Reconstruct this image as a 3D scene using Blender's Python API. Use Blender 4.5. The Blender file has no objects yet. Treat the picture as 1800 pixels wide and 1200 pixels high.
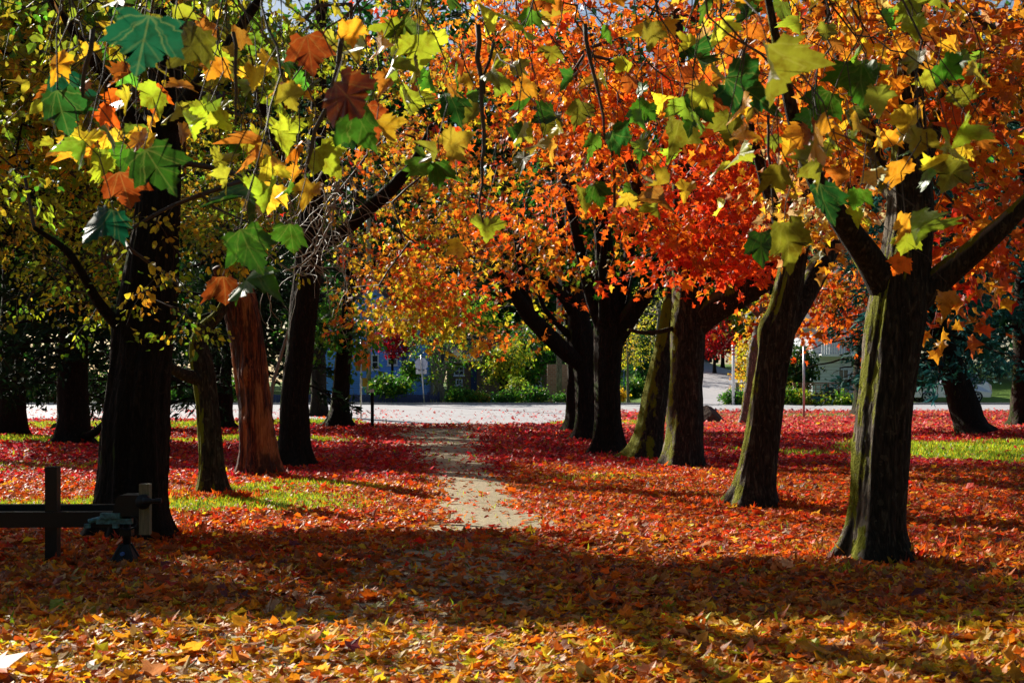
import bpy, math, random
import numpy as np
from mathutils import Vector

R = math.radians
rng = np.random.default_rng(7)
random.seed(7)
S = bpy.context.scene
COL = S.collection

# ------------------------------------------------------------------ camera, light, exposure
F = 2400.0          # focal length in photo pixels (1800 wide)
HX, HY = 900.0, 670.0
EYE = 1.6
cam = bpy.data.cameras.new("camera")
cam.lens = 48.0
cam.sensor_width = 36.0
cam.shift_y = 70.0 / 1800.0
cam.clip_end = 2000
cam.dof.use_dof = True
cam.dof.focus_distance = 19.0
cam.dof.aperture_fstop = 6.3
camo = bpy.data.objects.new("camera", cam)
COL.objects.link(camo)
camo.location = (0, 0, EYE)
camo.rotation_euler = (R(90), 0, 0)
S.camera = camo

SUN_AZ = R(40)      # left of straight ahead
SUN_EL = R(30)
SDIR = np.array([-math.sin(SUN_AZ) * math.cos(SUN_EL), math.cos(SUN_AZ) * math.cos(SUN_EL), math.sin(SUN_EL)])
sl = bpy.data.lights.new("sun", 'SUN')
sl.energy = 5.0
sl.angle = R(0.53)
sl.color = (1.0, 0.93, 0.80)
so = bpy.data.objects.new("sun", sl)
COL.objects.link(so)
so.rotation_euler = Vector(SDIR).to_track_quat('Z', 'Y').to_euler()
so.location = (-30, 40, 40)

W = bpy.data.worlds.new("World")
S.world = W
W.use_nodes = True
nt = W.node_tree
nt.nodes.clear()
sky = nt.nodes.new("ShaderNodeTexSky")
sky.sky_type = 'NISHITA'
sky.sun_disc = False
sky.sun_elevation = SUN_EL
sky.sun_rotation = -SUN_AZ
sky.air_density = 1.0
sky.dust_density = 1.0
bg = nt.nodes.new("ShaderNodeBackground")
bg.inputs[1].default_value = 0.05
wo = nt.nodes.new("ShaderNodeOutputWorld")
nt.links.new(sky.outputs[0], bg.inputs[0])
nt.links.new(bg.outputs[0], wo.inputs[0])

S.view_settings.view_transform = 'Standard'
S.view_settings.look = 'None'
S.view_settings.gamma = 1
S.view_settings.exposure = 0.95
S.render.engine = 'CYCLES'
S.cycles.max_bounces = 7
S.cycles.diffuse_bounces = 3
S.cycles.glossy_bounces = 2
S.cycles.transmission_bounces = 5
S.cycles.transparent_max_bounces = 4
S.cycles.caustics_reflective = False
S.cycles.caustics_refractive = False
S.cycles.use_denoising = True
S.cycles.use_adaptive_sampling = True
S.cycles.adaptive_threshold = 0.02
S.cycles.sample_clamp_indirect = 4.0

# ------------------------------------------------------------------ picture <-> place
def smooth(a, b, x):
    t = np.clip((np.asarray(x, float) - a) / (b - a), 0, 1)
    return t * t * (3 - 2 * t)

def path_center(y):
    return np.interp(y, [5, 8.5, 12, 15, 21, 29.5, 45, 54], [-1.1, -0.9, -0.4, -0.25, -0.62, -1.4, -2.4, -2.6])
def path_half(y):
    return np.interp(y, [5, 8.5, 12, 15, 21, 29.5, 45, 54], [1.6, 1.3, 0.95, 0.75, 0.72, 0.9, 1.9, 3.0])

def terr(x, y):
    x = np.asarray(x, float); y = np.asarray(y, float)
    z = 0.024 * np.clip(y - 53, 0, 17)
    z = z + 0.012 * np.clip(y - 72, 0, 60)
    z = z + 0.075 * np.clip(y - 72, 0, 80) * smooth(6.5, 9.0, x) * (1 - 0.6 * smooth(13, 20, x))
    near = 1 - smooth(44, 52, y)
    z = z + near * 0.035 * (np.sin(x * 0.9 + 1.3) * np.sin(y * 0.55 + 0.4) + 0.5 * np.sin(x * 2.1 + y * 1.3))
    u = (x - path_center(y)) / path_half(y)
    z = z + near * 0.05 * np.exp(-u * u * 0.7) * smooth(9, 14, y)
    z = z + 0.10 * smooth(3, 9, x) * (smooth(30, 44, y) - smooth(47, 56, y))
    return z

def P(px, py, d):
    px = np.asarray(px, float); py = np.asarray(py, float); d = np.asarray(d, float)
    return np.stack(np.broadcast_arrays((px - HX) / F * d, d, EYE + (HY - py) / F * d), -1)

def G(px, py):
    d = 2400 * EYE / (py - HY)
    for _ in range(60):
        z = float(terr((px - HX) / F * d, d))
        d = 0.5 * d + 0.5 * F * (EYE - z) / (py - HY)
    return np.array([(px - HX) / F * d, d, float(terr((px - HX) / F * d, d))])

def topx(p):
    return HX + p[..., 0] / p[..., 1] * F, HY - (p[..., 2] - EYE) / p[..., 1] * F

# ------------------------------------------------------------------ mesh helpers
class MB:
    def __init__(self):
        self.v = []; self.f = []; self.c = []; self.uv = []; self.n = 0
    def add(self, v, f, c=None, uv=None):
        v = np.asarray(v, float).reshape(-1, 3)
        f = np.asarray(f, np.int64)
        self.v.append(v); self.f.append(f + self.n)
        if c is None: c = (1, 1, 1)
        c = np.broadcast_to(np.asarray(c, float), (len(v), 3))
        self.c.append(c)
        self.uv.append(np.zeros((len(v), 2)) if uv is None else np.asarray(uv, float).reshape(-1, 2))
        self.n += len(v)
        return self
    def box(self, lo, hi, rz=0, c=None, about=None):
        lo = np.array(lo, float); hi = np.array(hi, float)
        q = np.array([[i, j, k] for k in (0, 1) for j in (0, 1) for i in (0, 1)], float)
        v = lo + q * (hi - lo)
        if rz:
            o = (lo + hi) / 2 if about is None else np.array(about, float)
            cs, sn = math.cos(rz), math.sin(rz)
            d = v - o
            v = np.stack([o[0] + d[:, 0] * cs - d[:, 1] * sn, o[1] + d[:, 0] * sn + d[:, 1] * cs, v[:, 2]], -1)
        self.add(v, [[0, 2, 3, 1], [4, 5, 7, 6], [0, 1, 5, 4], [2, 6, 7, 3], [0, 4, 6, 2], [1, 3, 7, 5]], c)
        return self
    def tube(self, pts, rad, sides=8, c=None, cap=True):
        pts = np.asarray(pts, float); n = len(pts)
        rad = np.broadcast_to(np.asarray(rad, float), (n,))
        t = np.gradient(pts, axis=0); t /= np.linalg.norm(t, axis=1)[:, None] + 1e-9
        ref = np.array([1.0, 0, 0]) if abs(t[:, 0]).mean() < 0.8 else np.array([0, 1.0, 0])
        a = np.cross(t, ref); a /= np.linalg.norm(a, axis=1)[:, None] + 1e-9
        b = np.cross(t, a)
        th = np.arange(sides) / sides * 2 * np.pi
        v = pts[:, None] + rad[:, None, None] * (a[:, None] * np.cos(th)[None, :, None] + b[:, None] * np.sin(th)[None, :, None])
        i = np.arange(n - 1)[:, None] * sides; j = np.arange(sides)[None]; k = (j + 1) % sides
        f = np.stack([i + j, i + k, i + k + sides, i + j + sides], -1).reshape(-1, 4)
        self.add(v.reshape(-1, 3), f, c)
        if cap:
            base = self.n - n * sides
            for r in (0, n - 1):
                cen = self.n
                self.add(pts[r][None], np.zeros((0, 3), int), c)
                jj = np.arange(sides); kk = (jj + 1) % sides
                idx = np.stack([base + r * sides + jj, base + r * sides + kk, np.full(sides, cen)], -1)
                if r == 0: idx = idx[:, ::-1]
                self.f.append(idx)
        return self
    def segs(self, a, b, ra, rb, sides=4, c=None):
        """many straight tapered tubes at once"""
        a = np.asarray(a, float); b = np.asarray(b, float); n = len(a)
        if n == 0: return self
        t = b - a; t /= np.linalg.norm(t, axis=1)[:, None] + 1e-9
        ref = np.where(np.abs(t[:, 2:3]) > 0.9, np.array([[1.0, 0, 0]]), np.array([[0, 0, 1.0]]))
        x = np.cross(t, ref); x /= np.linalg.norm(x, axis=1)[:, None] + 1e-9
        y = np.cross(t, x)
        th = np.arange(sides) / sides * 2 * np.pi
        ring = x[:, None] * np.cos(th)[None, :, None] + y[:, None] * np.sin(th)[None, :, None]
        ra = np.broadcast_to(ra, (n,)); rb = np.broadcast_to(rb, (n,))
        v = np.concatenate([a[:, None] + ring * ra[:, None, None], b[:, None] + ring * rb[:, None, None]], 1)
        j = np.arange(sides); k = (j + 1) % sides
        f = np.stack([j, k, k + sides, j + sides], -1)[None] + (np.arange(n) * 2 * sides)[:, None, None]
        if c is not None and np.ndim(c) == 2: c = np.repeat(c, 2 * sides, 0)
        self.add(v.reshape(-1, 3), f.reshape(-1, 4), c)
        return self
    def build(self, name, mat, parent=None, smooth_=False, color=True):
        me = bpy.data.meshes.new(name)
        v = np.concatenate(self.v)
        fs = [f for f in self.f if len(f)]
        me.vertices.add(len(v)); me.vertices.foreach_set("co", v.astype(np.float32).ravel())
        tot = np.concatenate([np.full(len(f), f.shape[1]) for f in fs])
        li = np.concatenate([f.ravel() for f in fs])
        st = np.concatenate([[0], np.cumsum(tot)[:-1]])
        me.loops.add(len(li)); me.loops.foreach_set("vertex_index", li.astype(np.int32))
        me.polygons.add(len(tot)); me.polygons.foreach_set("loop_start", st.astype(np.int32))
        me.polygons.foreach_set("loop_total", tot.astype(np.int32))
        if color:
            at = me.color_attributes.new("Col", 'FLOAT_COLOR', 'POINT')
            c = np.concatenate(self.c)
            at.data.foreach_set("color", np.concatenate([c, np.ones((len(c), 1))], 1).astype(np.float32).ravel())
            uv = np.concatenate(self.uv)
            if np.any(uv):
                ul = me.uv_layers.new(name="UVMap")
                ul.data.foreach_set("uv", uv[li].astype(np.float32).ravel())
        me.polygons.foreach_set("use_smooth", np.full(len(tot), smooth_))
        me.update(calc_edges=True)
        me.materials.append(mat)
        o = bpy.data.objects.new(name, me)
        COL.objects.link(o)
        if parent is not None:
            o.parent = parent
            p = parent
            off = Vector((0, 0, 0))
            while p is not None:
                off += p.location; p = p.parent
            if off.length > 0:
                me.transform(__import__('mathutils').Matrix.Translation(-off))
        return o

def tag(o, label=None, cat=None, group=None, kind=None):
    if label: o["label"] = label
    if cat: o["category"] = cat
    if group: o["group"] = group
    if kind: o["kind"] = kind
    return o
def empty(name, loc, label, cat, group=None):
    o = bpy.data.objects.new(name, None)
    COL.objects.link(o); o.location = [float(q) for q in loc]
    o.empty_display_size = 0.2
    return tag(o, label, cat, group)

# ------------------------------------------------------------------ materials
class Mat:
    def __init__(self, name):
        self.m = bpy.data.materials.new(name); self.m.use_nodes = True
        self.nt = self.m.node_tree; self.nt.nodes.clear()
        self.out = self.node("ShaderNodeOutputMaterial")
    def node(self, t, **kw):
        n = self.nt.nodes.new(t)
        for k, v in kw.items(): setattr(n, k, v)
        return n
    def link(self, a, b): self.nt.links.new(a, b)
    def inp(self, n, i, v):
        if hasattr(v, 'links') or isinstance(v, bpy.types.NodeSocket): self.link(v, n.inputs[i])
        elif v is not None: n.inputs[i].default_value = v
    def math(self, op, a, b=None, c=None, clamp=False):
        n = self.node("ShaderNodeMath", operation=op); n.use_clamp = clamp
        self.inp(n, 0, a)
        if b is not None: self.inp(n, 1, b)
        if c is not None: self.inp(n, 2, c)
        return n.outputs[0]
    def coords(self, kind='Object', scale=(1, 1, 1)):
        tc = self.node("ShaderNodeTexCoord"); mp = self.node("ShaderNodeMapping")
        self.link(tc.outputs[kind], mp.inputs[0]); mp.inputs[3].default_value = scale
        return mp.outputs[0]
    def noise(self, vec, scale, detail=4, rough=0.55, dist=0):
        n = self.node("ShaderNodeTexNoise")
        if vec is not None: self.link(vec, n.inputs['Vector'])
        n.inputs['Scale'].default_value = scale; n.inputs['Detail'].default_value = detail
        n.inputs['Roughness'].default_value = rough; n.inputs['Distortion'].default_value = dist
        return n
    def ramp(self, fac, stops, interp='LINEAR'):
        n = self.node("ShaderNodeValToRGB"); n.color_ramp.interpolation = interp
        e = n.color_ramp.elements
        while len(e) > 1: e.remove(e[0])
        e[0].position = stops[0][0]; e[0].color = (*stops[0][1], 1)
        for p, c in stops[1:]:
            q = e.new(p); q.color = (*c, 1)
        self.link(fac, n.inputs[0]); return n.outputs[0]
    def mix(self, fac, a, b, mode='MIX'):
        n = self.node("ShaderNodeMix", data_type='RGBA', blend_type=mode)
        self.inp(n, 0, fac)
        for i, v in ((6, a), (7, b)):
            if isinstance(v, tuple): n.inputs[i].default_value = (*v, 1)
            else: self.link(v, n.inputs[i])
        return n.outputs[2]
    def bump(self, h, strength=0.5, dist=0.02):
        n = self.node("ShaderNodeBump"); n.inputs['Strength'].default_value = strength
        n.inputs['Distance'].default_value = dist; self.link(h, n.inputs['Height']); return n.outputs[0]
    def bsdf(self, color, rough=0.7, spec=0.3, metal=0.0, normal=None, link=True):
        n = self.node("ShaderNodeBsdfPrincipled")
        if isinstance(color, tuple): n.inputs['Base Color'].default_value = (*color, 1)
        else: self.link(color, n.inputs['Base Color'])
        self.inp(n, 'Roughness', rough)
        n.inputs['Specular IOR Level'].default_value = spec; n.inputs['Metallic'].default_value = metal
        if normal is not None: self.link(normal, n.inputs['Normal'])
        if link: self.link(n.outputs[0], self.out.inputs[0])
        return n.outputs[0]

def leaf_material(name, trans=0.58, rough=0.40, spec=0.32, veins=False, boost=1.25):
    m = Mat(name)
    at = m.node("ShaderNodeVertexColor"); at.layer_name = "Col"
    col = at.outputs[0]
    vec = m.coords('Object')
    nz = m.noise(vec, 13.0 if veins else 22.0, 5 if veins else 3, .65)
    blot = m.ramp(nz.outputs[0], [(0.34, (0.45, 0.25, 0.12) if veins else (0.62, 0.55, 0.5)), (0.50, (.85, .8, .8)), (.62, (1, 1, 1))])
    col = m.mix(0.8, col, blot, 'MULTIPLY')
    nrm = None
    if veins:
        uv = m.node("ShaderNodeUVMap"); sep = m.node("ShaderNodeSeparateXYZ"); m.link(uv.outputs[0], sep.inputs[0])
        u = m.math('ABSOLUTE', m.math('SUBTRACT', sep.outputs[0], 0.5))
        v = sep.outputs[1]
        ang = m.math('ARCTAN2', u, v)
        r = m.math('SQRT', m.math('ADD', m.math('MULTIPLY', u, u), m.math('MULTIPLY', v, v)))
        a1 = m.math('MULTIPLY', m.math('PINGPONG', m.math('ADD', ang, 0.0), 0.30), r)
        main = m.math('LESS_THAN', a1, 0.007)
        # side veins: slanted lines off the midrib
        s = m.math('PINGPONG', m.math('ADD', m.math('MULTIPLY', v, 5.0), m.math('MULTIPLY', u, -5.5)), 0.5)
        side = m.math('LESS_THAN', s, 0.045)
        vein = m.math('MAXIMUM', main, m.math('MULTIPLY', side, 0.5))
        col = m.mix(m.math('MULTIPLY', vein, 0.10), col, (0.45, 0.42, 0.10))
        nrm = m.bump(m.math('ADD', m.math('MULTIPLY', nz.outputs[0], 0.6), m.math('MULTIPLY', vein, 0.5)), 0.5, 0.004)
    else:
        nrm = m.bump(nz.outputs[0], 0.5, 0.01)
    a = m.bsdf(col, rough, spec, normal=nrm, link=False)
    t = m.node("ShaderNodeBsdfTranslucent")
    m.link(m.mix(1.0, col, (boost, boost, boost), 'MULTIPLY'), t.inputs[0])
    mx = m.node("ShaderNodeMixShader"); mx.inputs[0].default_value = trans
    m.link(a, mx.inputs[1]); m.link(t.outputs[0], mx.inputs[2]); m.link(mx.outputs[0], m.out.inputs[0])
    return m.m

def bark_material(name, dark=(0.010, 0.008, 0.006), light=(0.085, 0.07, 0.052), moss=0.5, mosscol=(0.26, 0.27, 0.012), vscale=1.0, lichen=0.3):
    m = Mat(name)
    vec = m.coords('Object', (9 * vscale, 9 * vscale, 1.6 * vscale))
    n0 = m.noise(vec, 1.5, 7, 0.62, 0.9)
    ridge = m.math('SUBTRACT', 1.0, m.math('MULTIPLY', m.math('ABSOLUTE', m.math('SUBTRACT', n0.outputs[0], 0.5)), 5.0), clamp=True)
    n1 = m.noise(vec, 4.0, 6, 0.7, 0.4)
    vo = m.node("ShaderNodeTexVoronoi"); vo.feature = 'DISTANCE_TO_EDGE'
    m.link(m.coords('Object', (14 * vscale, 14 * vscale, 3.2 * vscale)), vo.inputs['Vector']); vo.inputs['Scale'].default_value = 1.6
    crack = m.math('MULTIPLY', m.math('MINIMUM', vo.outputs[0], 0.3), 3.3)
    h = m.math('ADD', m.math('ADD', m.math('MULTIPLY', crack, 0.18), m.math('MULTIPLY', m.math('SUBTRACT', 1.0, ridge), 0.55)), m.math('MULTIPLY', n1.outputs[0], 0.75))
    col = m.ramp(h, [(0.35, dark), (0.8, tuple(0.5 * (a + b) for a, b in zip(dark, light))), (1.15 / 1.3, light)])
    big = m.noise(m.coords('Object', (1, 1, .6)), 3.6, 5, 0.65)
    lich = m.noise(m.coords('Object', (1, 1, 1)), 14.0, 3, 0.5)
    lf = m.math('MULTIPLY', m.math('GREATER_THAN', lich.outputs[0], 0.66), lichen)
    col = m.mix(lf, col, tuple(1.9 * q for q in light))
    # moss grows on the weather side (west) and on the upper side of limbs
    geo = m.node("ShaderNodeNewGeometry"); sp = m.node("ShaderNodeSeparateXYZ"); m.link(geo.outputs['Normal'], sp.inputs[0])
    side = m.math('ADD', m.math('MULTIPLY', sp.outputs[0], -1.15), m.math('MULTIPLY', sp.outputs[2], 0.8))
    mf = m.math('ADD', m.math('MULTIPLY', side, 1.0), m.math('MULTIPLY', m.math('SUBTRACT', big.outputs[0], 0.5), 3.6))
    mf = m.math('MULTIPLY', m.math('SUBTRACT', mf, 1.24 - 0.5 * moss), 5.0, clamp=True)
    mfine = m.noise(m.coords('Object', (1, 1, 1)), 60.0, 3, 0.6)
    mc = m.mix(mfine.outputs[0], tuple(0.35 * q for q in mosscol), mosscol)
    # sunlit strip painted into the bark colour on the same side, beneath the moss
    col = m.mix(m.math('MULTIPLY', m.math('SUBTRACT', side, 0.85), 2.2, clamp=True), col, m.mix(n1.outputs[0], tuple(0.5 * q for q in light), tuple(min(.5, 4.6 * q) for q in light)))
    col = m.mix(mf, col, mc)
    hh = m.math('ADD', h, m.math('MULTIPLY', m.math('MULTIPLY', mf, mfine.outputs[0]), 0.8))
    m.bsdf(col, 0.9, 0.15, normal=m.bump(hh, 1.0, 0.035))
    return m.m

def simple(name, col, rough=0.6, spec=0.3, metal=0.0, nscale=6.0, var=0.25, bump=0.15, stretch=(1, 1, 1)):
    m = Mat(name)
    n = m.noise(m.coords('Object', stretch), nscale, 5, 0.6)
    c = m.ramp(n.outputs[0], [(0.3, tuple(q * (1 - var) for q in col)), (0.7, tuple(min(1, q * (1 + var)) for q in col))])
    m.bsdf(c, rough, spec, metal, normal=m.bump(n.outputs[0], bump, 0.01))
    return m.m

def siding(name, col, pitch=0.14, rough=0.6):
    m = Mat(name)
    tc = m.coords('Object'); sp = m.node("ShaderNodeSeparateXYZ"); m.link(tc, sp.inputs[0])
    w = m.math('FRACT', m.math('DIVIDE', sp.outputs[2], pitch))
    n = m.noise(tc, 3, 4)
    c = m.mix(m.math('LESS_THAN', w, 0.10), col, tuple(q * 0.35 for q in col))
    c = m.mix(m.math('MULTIPLY', n.outputs[0], 0.35), c, tuple(q * 0.6 for q in col))
    m.bsdf(c, rough, 0.2, normal=m.bump(w, 0.8, 0.02))
    return m.m

def brick(name):
    m = Mat(name)
    b = m.node("ShaderNodeTexBrick"); tc = m.node("ShaderNodeTexCoord"); mp = m.node("ShaderNodeMapping")
    m.link(tc.outputs['Object'], mp.inputs[0]); mp.inputs[2].default_value = (R(90), 0, 0)
    m.link(mp.outputs[0], b.inputs['Vector']); b.inputs['Scale'].default_value = 2.2
    b.inputs['Color1'].default_value = (0.26, 0.12, 0.07, 1); b.inputs['Color2'].default_value = (0.36, 0.2, 0.12, 1)
    b.inputs['Mortar'].default_value = (0.3, 0.27, 0.23, 1)
    m.bsdf(b.outputs[0], 0.85, 0.2, normal=m.bump(b.outputs['Fac'], -0.4, 0.01))
    return m.m

M = {}
M['leaf'] = leaf_material("maple_leaf")
M['leafbig'] = leaf_material("plane_leaf", 0.52, 0.4, 0.45, veins=True, boost=1.35)
M['litter'] = leaf_material("fallen_leaf", 0.40, 0.5, 0.22, boost=1.3)
M['grass'] = leaf_material("grass_blade", 0.45, 0.45, 0.4, boost=1.3)
M['needle'] = leaf_material("conifer_needle", 0.15, 0.65, 0.10, boost=1.0)
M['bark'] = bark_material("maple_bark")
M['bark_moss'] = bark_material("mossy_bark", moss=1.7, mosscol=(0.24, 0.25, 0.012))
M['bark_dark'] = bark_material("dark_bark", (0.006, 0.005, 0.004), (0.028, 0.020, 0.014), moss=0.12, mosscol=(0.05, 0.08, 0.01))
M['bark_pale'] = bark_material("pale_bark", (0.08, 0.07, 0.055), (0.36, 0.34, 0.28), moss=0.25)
M['twig'] = simple("twig_bark", (0.05, 0.035, 0.025), 0.7, 0.3)
M['twig_pale'] = simple("pale_twig", (0.20, 0.16, 0.11), 0.55, 0.4)
M['metal_dark'] = simple("dark_painted_steel", (0.008, 0.011, 0.015), 0.5, 0.35, 0.2)
M['metal_teal'] = simple("flaking_teal_paint", (0.05, 0.16, 0.20), 0.5, 0.4, 0.0, 30, 0.8, 0.6)
M['galv'] = simple("galvanised_steel", (0.45, 0.46, 0.47), 0.4, 0.5, 0.6)
M['wood_grey'] = simple("weathered_timber", (0.16, 0.15, 0.10), 0.8, 0.2, 0, 8, 0.35, 0.5, (8, 8, 0.8))
M['wood_brown'] = simple("stained_timber", (0.22, 0.10, 0.05), 0.7, 0.2, 0, 8, 0.3, 0.4, (6, 6, 1))
M['white'] = simple("white_paint", (0.75, 0.76, 0.78), 0.5, 0.3, 0, 5, 0.08)
M['pane'] = simple("window_glass", (0.02, 0.025, 0.035), 0.08, 0.8, 0, 3, 0.2, 0.02)
M['rubber'] = simple("tyre_rubber", (0.02, 0.02, 0.02), 0.8, 0.2)

# peeled trunk wood
def peeled():
    m = Mat("peeled_wood")
    v = m.coords('Object', (12, 12, 0.7))
    n = m.noise(v, 2.2, 6, 0.65, 0.8)
    fine = m.noise(m.coords('Object', (40, 40, 1.2)), 2.0, 4, 0.6)
    w = m.math('ADD', m.math('MULTIPLY', n.outputs[0], 0.7), m.math('MULTIPLY', fine.outputs[0], 0.3))
    c = m.ramp(w, [(0.41, (0.010, 0.003, 0.002)), (0.47, (0.07, 0.018, 0.007)), (0.53, (0.18, 0.045, 0.014)), (0.60, (0.36, 0.12, 0.04)), (0.68, (0.55, 0.30, 0.14))])
    big = m.noise(m.coords('Object', (1, 1, 0.6)), 2.4, 3, 0.5)
    bare = m.math('MULTIPLY', m.math('SUBTRACT', m.noise(m.coords('Object', (2.2, 2.2, .35)), 1.7, 4, .55).outputs[0], .50), 14, clamp=True)
    c = m.mix(m.math('MULTIPLY', bare, .8), c, m.ramp(fine.outputs[0], [(.35, (.30, .10, .03)), (.62, (.62, .30, .11))]))
    c = m.mix(m.math('MULTIPLY', m.math('MULTIPLY', m.math('SUBTRACT', big.outputs[0], 0.53), 18, clamp=True), 0.8), c, (0.035, 0.012, 0.006))
    m.bsdf(m.mix(1.0, c, (.62, .52, .45), 'MULTIPLY'), 0.65, 0.2, normal=m.bump(w, 1.0, 0.03))
    return m.m
M['peeled'] = peeled()

# ------------------------------------------------------------------ colours of leaves (linear albedo)
C = dict(orange=(0.80, 0.17, 0.010), verm=(0.78, 0.065, 0.010), red=(0.55, 0.022, 0.012), crimson=(0.48, 0.012, 0.035),
         yellow=(0.82, 0.56, 0.03), gold=(0.80, 0.36, 0.02), ygreen=(0.42, 0.52, 0.025), olive=(0.28, 0.29, 0.02),
         green=(0.07, 0.24, 0.015), dgreen=(0.018, 0.09, 0.012), brown=(0.30, 0.10, 0.025), rust=(0.42, 0.085, 0.012),
         teal=(0.012, 0.17, 0.07), pale=(0.5, 0.55, 0.35), pink=(0.72, 0.10, 0.12), tan=(0.52, 0.28, 0.12), plum=(0.16, 0.045, 0.06))
def pal(spec, n, jit=0.22):
    ks = [k for k, _ in spec]; w = np.array([q for _, q in spec], float); w /= w.sum()
    a = np.array([C[k] for k in ks])
    idx = rng.choice(len(ks), n, p=w)
    c = a[idx]
    # neighbours blend a little
    idx2 = rng.choice(len(ks), n, p=w); t = rng.random(n)[:, None] * 0.35
    c = c * (1 - t) + a[idx2] * t
    return np.clip(c * np.exp(rng.normal(0, jit, (n, 1))) * np.exp(rng.normal(0, 0.10, (n, 3))), 0.002, 0.92)

# ------------------------------------------------------------------ leaf templates: (x across, y along, z) + triangles
def fan(outline):
    o = np.array(outline, float)
    v = np.concatenate([[[0, 0.42]], o])
    n = len(o)
    f = [[0, 1 + i, 1 + (i + 1) % n] for i in range(n)]
    return v, np.array(f)
MAPLE = fan([(0, 0), (0.20, 0.10), (0.42, 0.03), (0.33, 0.26), (0.58, 0.55), (0.24, 0.58), (0, 1.0), (-0.24, 0.58), (-0.58, 0.55), (-0.33, 0.26), (-0.42, 0.03), (-0.20, 0.10)])
MAPLE_S = fan([(0, 0), (0.40, 0.05), (0.26, 0.3), (0.52, 0.56), (0.14, 0.56), (0, 1.0), (-0.14, 0.56), (-0.52, 0.56), (-0.26, 0.3), (-0.40, 0.05)])
OVAL = fan([(0, 0), (0.24, 0.2), (0.32, 0.48), (0.18, 0.8), (0, 1.0), (-0.18, 0.8), (-0.32, 0.48), (-0.24, 0.2)])
QUAD = (np.array([(0, 0), (0.36, 0.5), (0, 1.0), (-0.36, 0.5)], float), np.array([[0, 1, 2], [0, 2, 3]]))
BROAD = fan([(0, 0), (0.17, 0.07), (0.36, 0.02), (0.30, 0.20), (0.50, 0.42), (0.36, 0.50), (0.33, 0.68), (0.16, 0.70), (0.02, 0.96), (-0.15, 0.74), (-0.30, 0.66), (-0.33, 0.48), (-0.52, 0.44), (-0.33, 0.22), (-0.30, 0.0), (-0.14, 0.08)])
def plane_leaf():
    # broad sycamore leaf: five shallow lobes with coarse teeth
    tips = [(0.30, -0.05), (0.62, 0.32), (0.0, 1.0)]
    half = [(0.0, 0.0), (0.13, 0.03), (0.26, -0.06), (0.33, 0.0), (0.47, 0.02), (0.42, 0.10), (0.50, 0.16), (0.46, 0.22), (0.60, 0.36), (0.56, 0.42),
            (0.66, 0.58), (0.50, 0.56), (0.44, 0.60), (0.36, 0.56), (0.29, 0.60), (0.31, 0.68), (0.22, 0.72), (0.23, 0.80), (0.12, 0.84), (0.10, 0.91), (0, 1.02)]
    o = half + [(-x, y) for x, y in half[-2:0:-1]]
    return fan(o)
PLANE = plane_leaf()

def leaves(mb, pos, axis, nrm, size, col, tpl, curl=0.35, uv=False, droop=0.25, jag=0.06):
    """pos,axis,nrm (n,3); the blade is cupped across and bent along its length"""
    n = len(pos)
    if n == 0: return
    axis = axis / (np.linalg.norm(axis, axis=1)[:, None] + 1e-9)
    x = np.cross(axis, nrm); x /= np.linalg.norm(x, axis=1)[:, None] + 1e-9
    z = np.cross(x, axis)
    tv, tf = tpl
    wid = rng.uniform(0.75, 1.12, n)[:, None]
    tx = tv[None, :, 0] * wid + rng.normal(0, jag * 0.5, (n, len(tv)))
    ty = tv[None, :, 1] + rng.normal(0, jag * 0.4, (n, len(tv)))
    cu = rng.normal(curl * 0.5, curl, n)[:, None]; dr = rng.normal(-droop * 0.5, droop, n)[:, None]
    tw = rng.normal(0, 0.35, n)[:, None]
    tz = cu * tx * tx * 1.6 + dr * ty * ty + tw * tx * ty + np.abs(tx) * 0.15 + rng.normal(0, jag * 0.5, (n, len(tv)))
    V = pos[:, None] + size[:, None, None] * (tx[..., None] * x[:, None] + ty[..., None] * axis[:, None] + tz[..., None] * z[:, None])
    m = len(tv)
    f = tf[None] + (np.arange(n) * m)[:, None, None]
    cc = np.repeat(col, m, 0)
    U = None
    if uv:
        U = np.tile(np.stack([tv[:, 0] * 0.5 + 0.5, tv[:, 1] * 0.5 + 0.001], -1), (n, 1))
    mb.add(V.reshape(-1, 3), f.reshape(-1, 3), cc, U)

def unit(v): return v / (np.linalg.norm(v, axis=-1, keepdims=True) + 1e-9)

# ------------------------------------------------------------------ where sun reaches the ground in the photograph
# (x, y, half-width, half-height, weight) in photo pixels on the ground: sprays whose shadow would land there are pruned away
LIT = [(950, 1119, 800, 24, .97), (640, 893, 400, 42, .95), (170, 872, 110, 30, .95), (850, 893, 120, 55, 1), (1130, 880, 330, 60, .75), (1250, 950, 330, 50, .55),
       (1610, 880, 200, 80, .5), (600, 838, 210, 9, .85), (150, 847, 90, 9, .8), (400, 775, 250, 8, .97), (700, 782, 120, 5, .8), (560, 741, 100, 9, 1),
       (960, 730, 800, 19, .98), (1480, 748, 340, 20, .97), (1640, 795, 140, 24, .95), (1150, 755, 120, 20, .5), (1100, 815, 300, 8, .35)]
def lit_target(px, py):
    v = np.zeros(np.shape(px))
    for (x, y, a, b, w) in LIT:
        q = ((px - x) / a) ** 2 + ((py - y) / b) ** 2
        v = np.maximum(v, w * (q < 1))
    return v
def shadow_px(p):
    t = (p[:, 2]) / SDIR[2]
    g = p - SDIR[None] * t[:, None]
    ok = g[:, 1] > 4
    gy = np.where(ok, g[:, 1], 4)
    return HX + g[:, 0] / gy * F, HY + EYE / gy * F, ok
PRUNE = True
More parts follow.
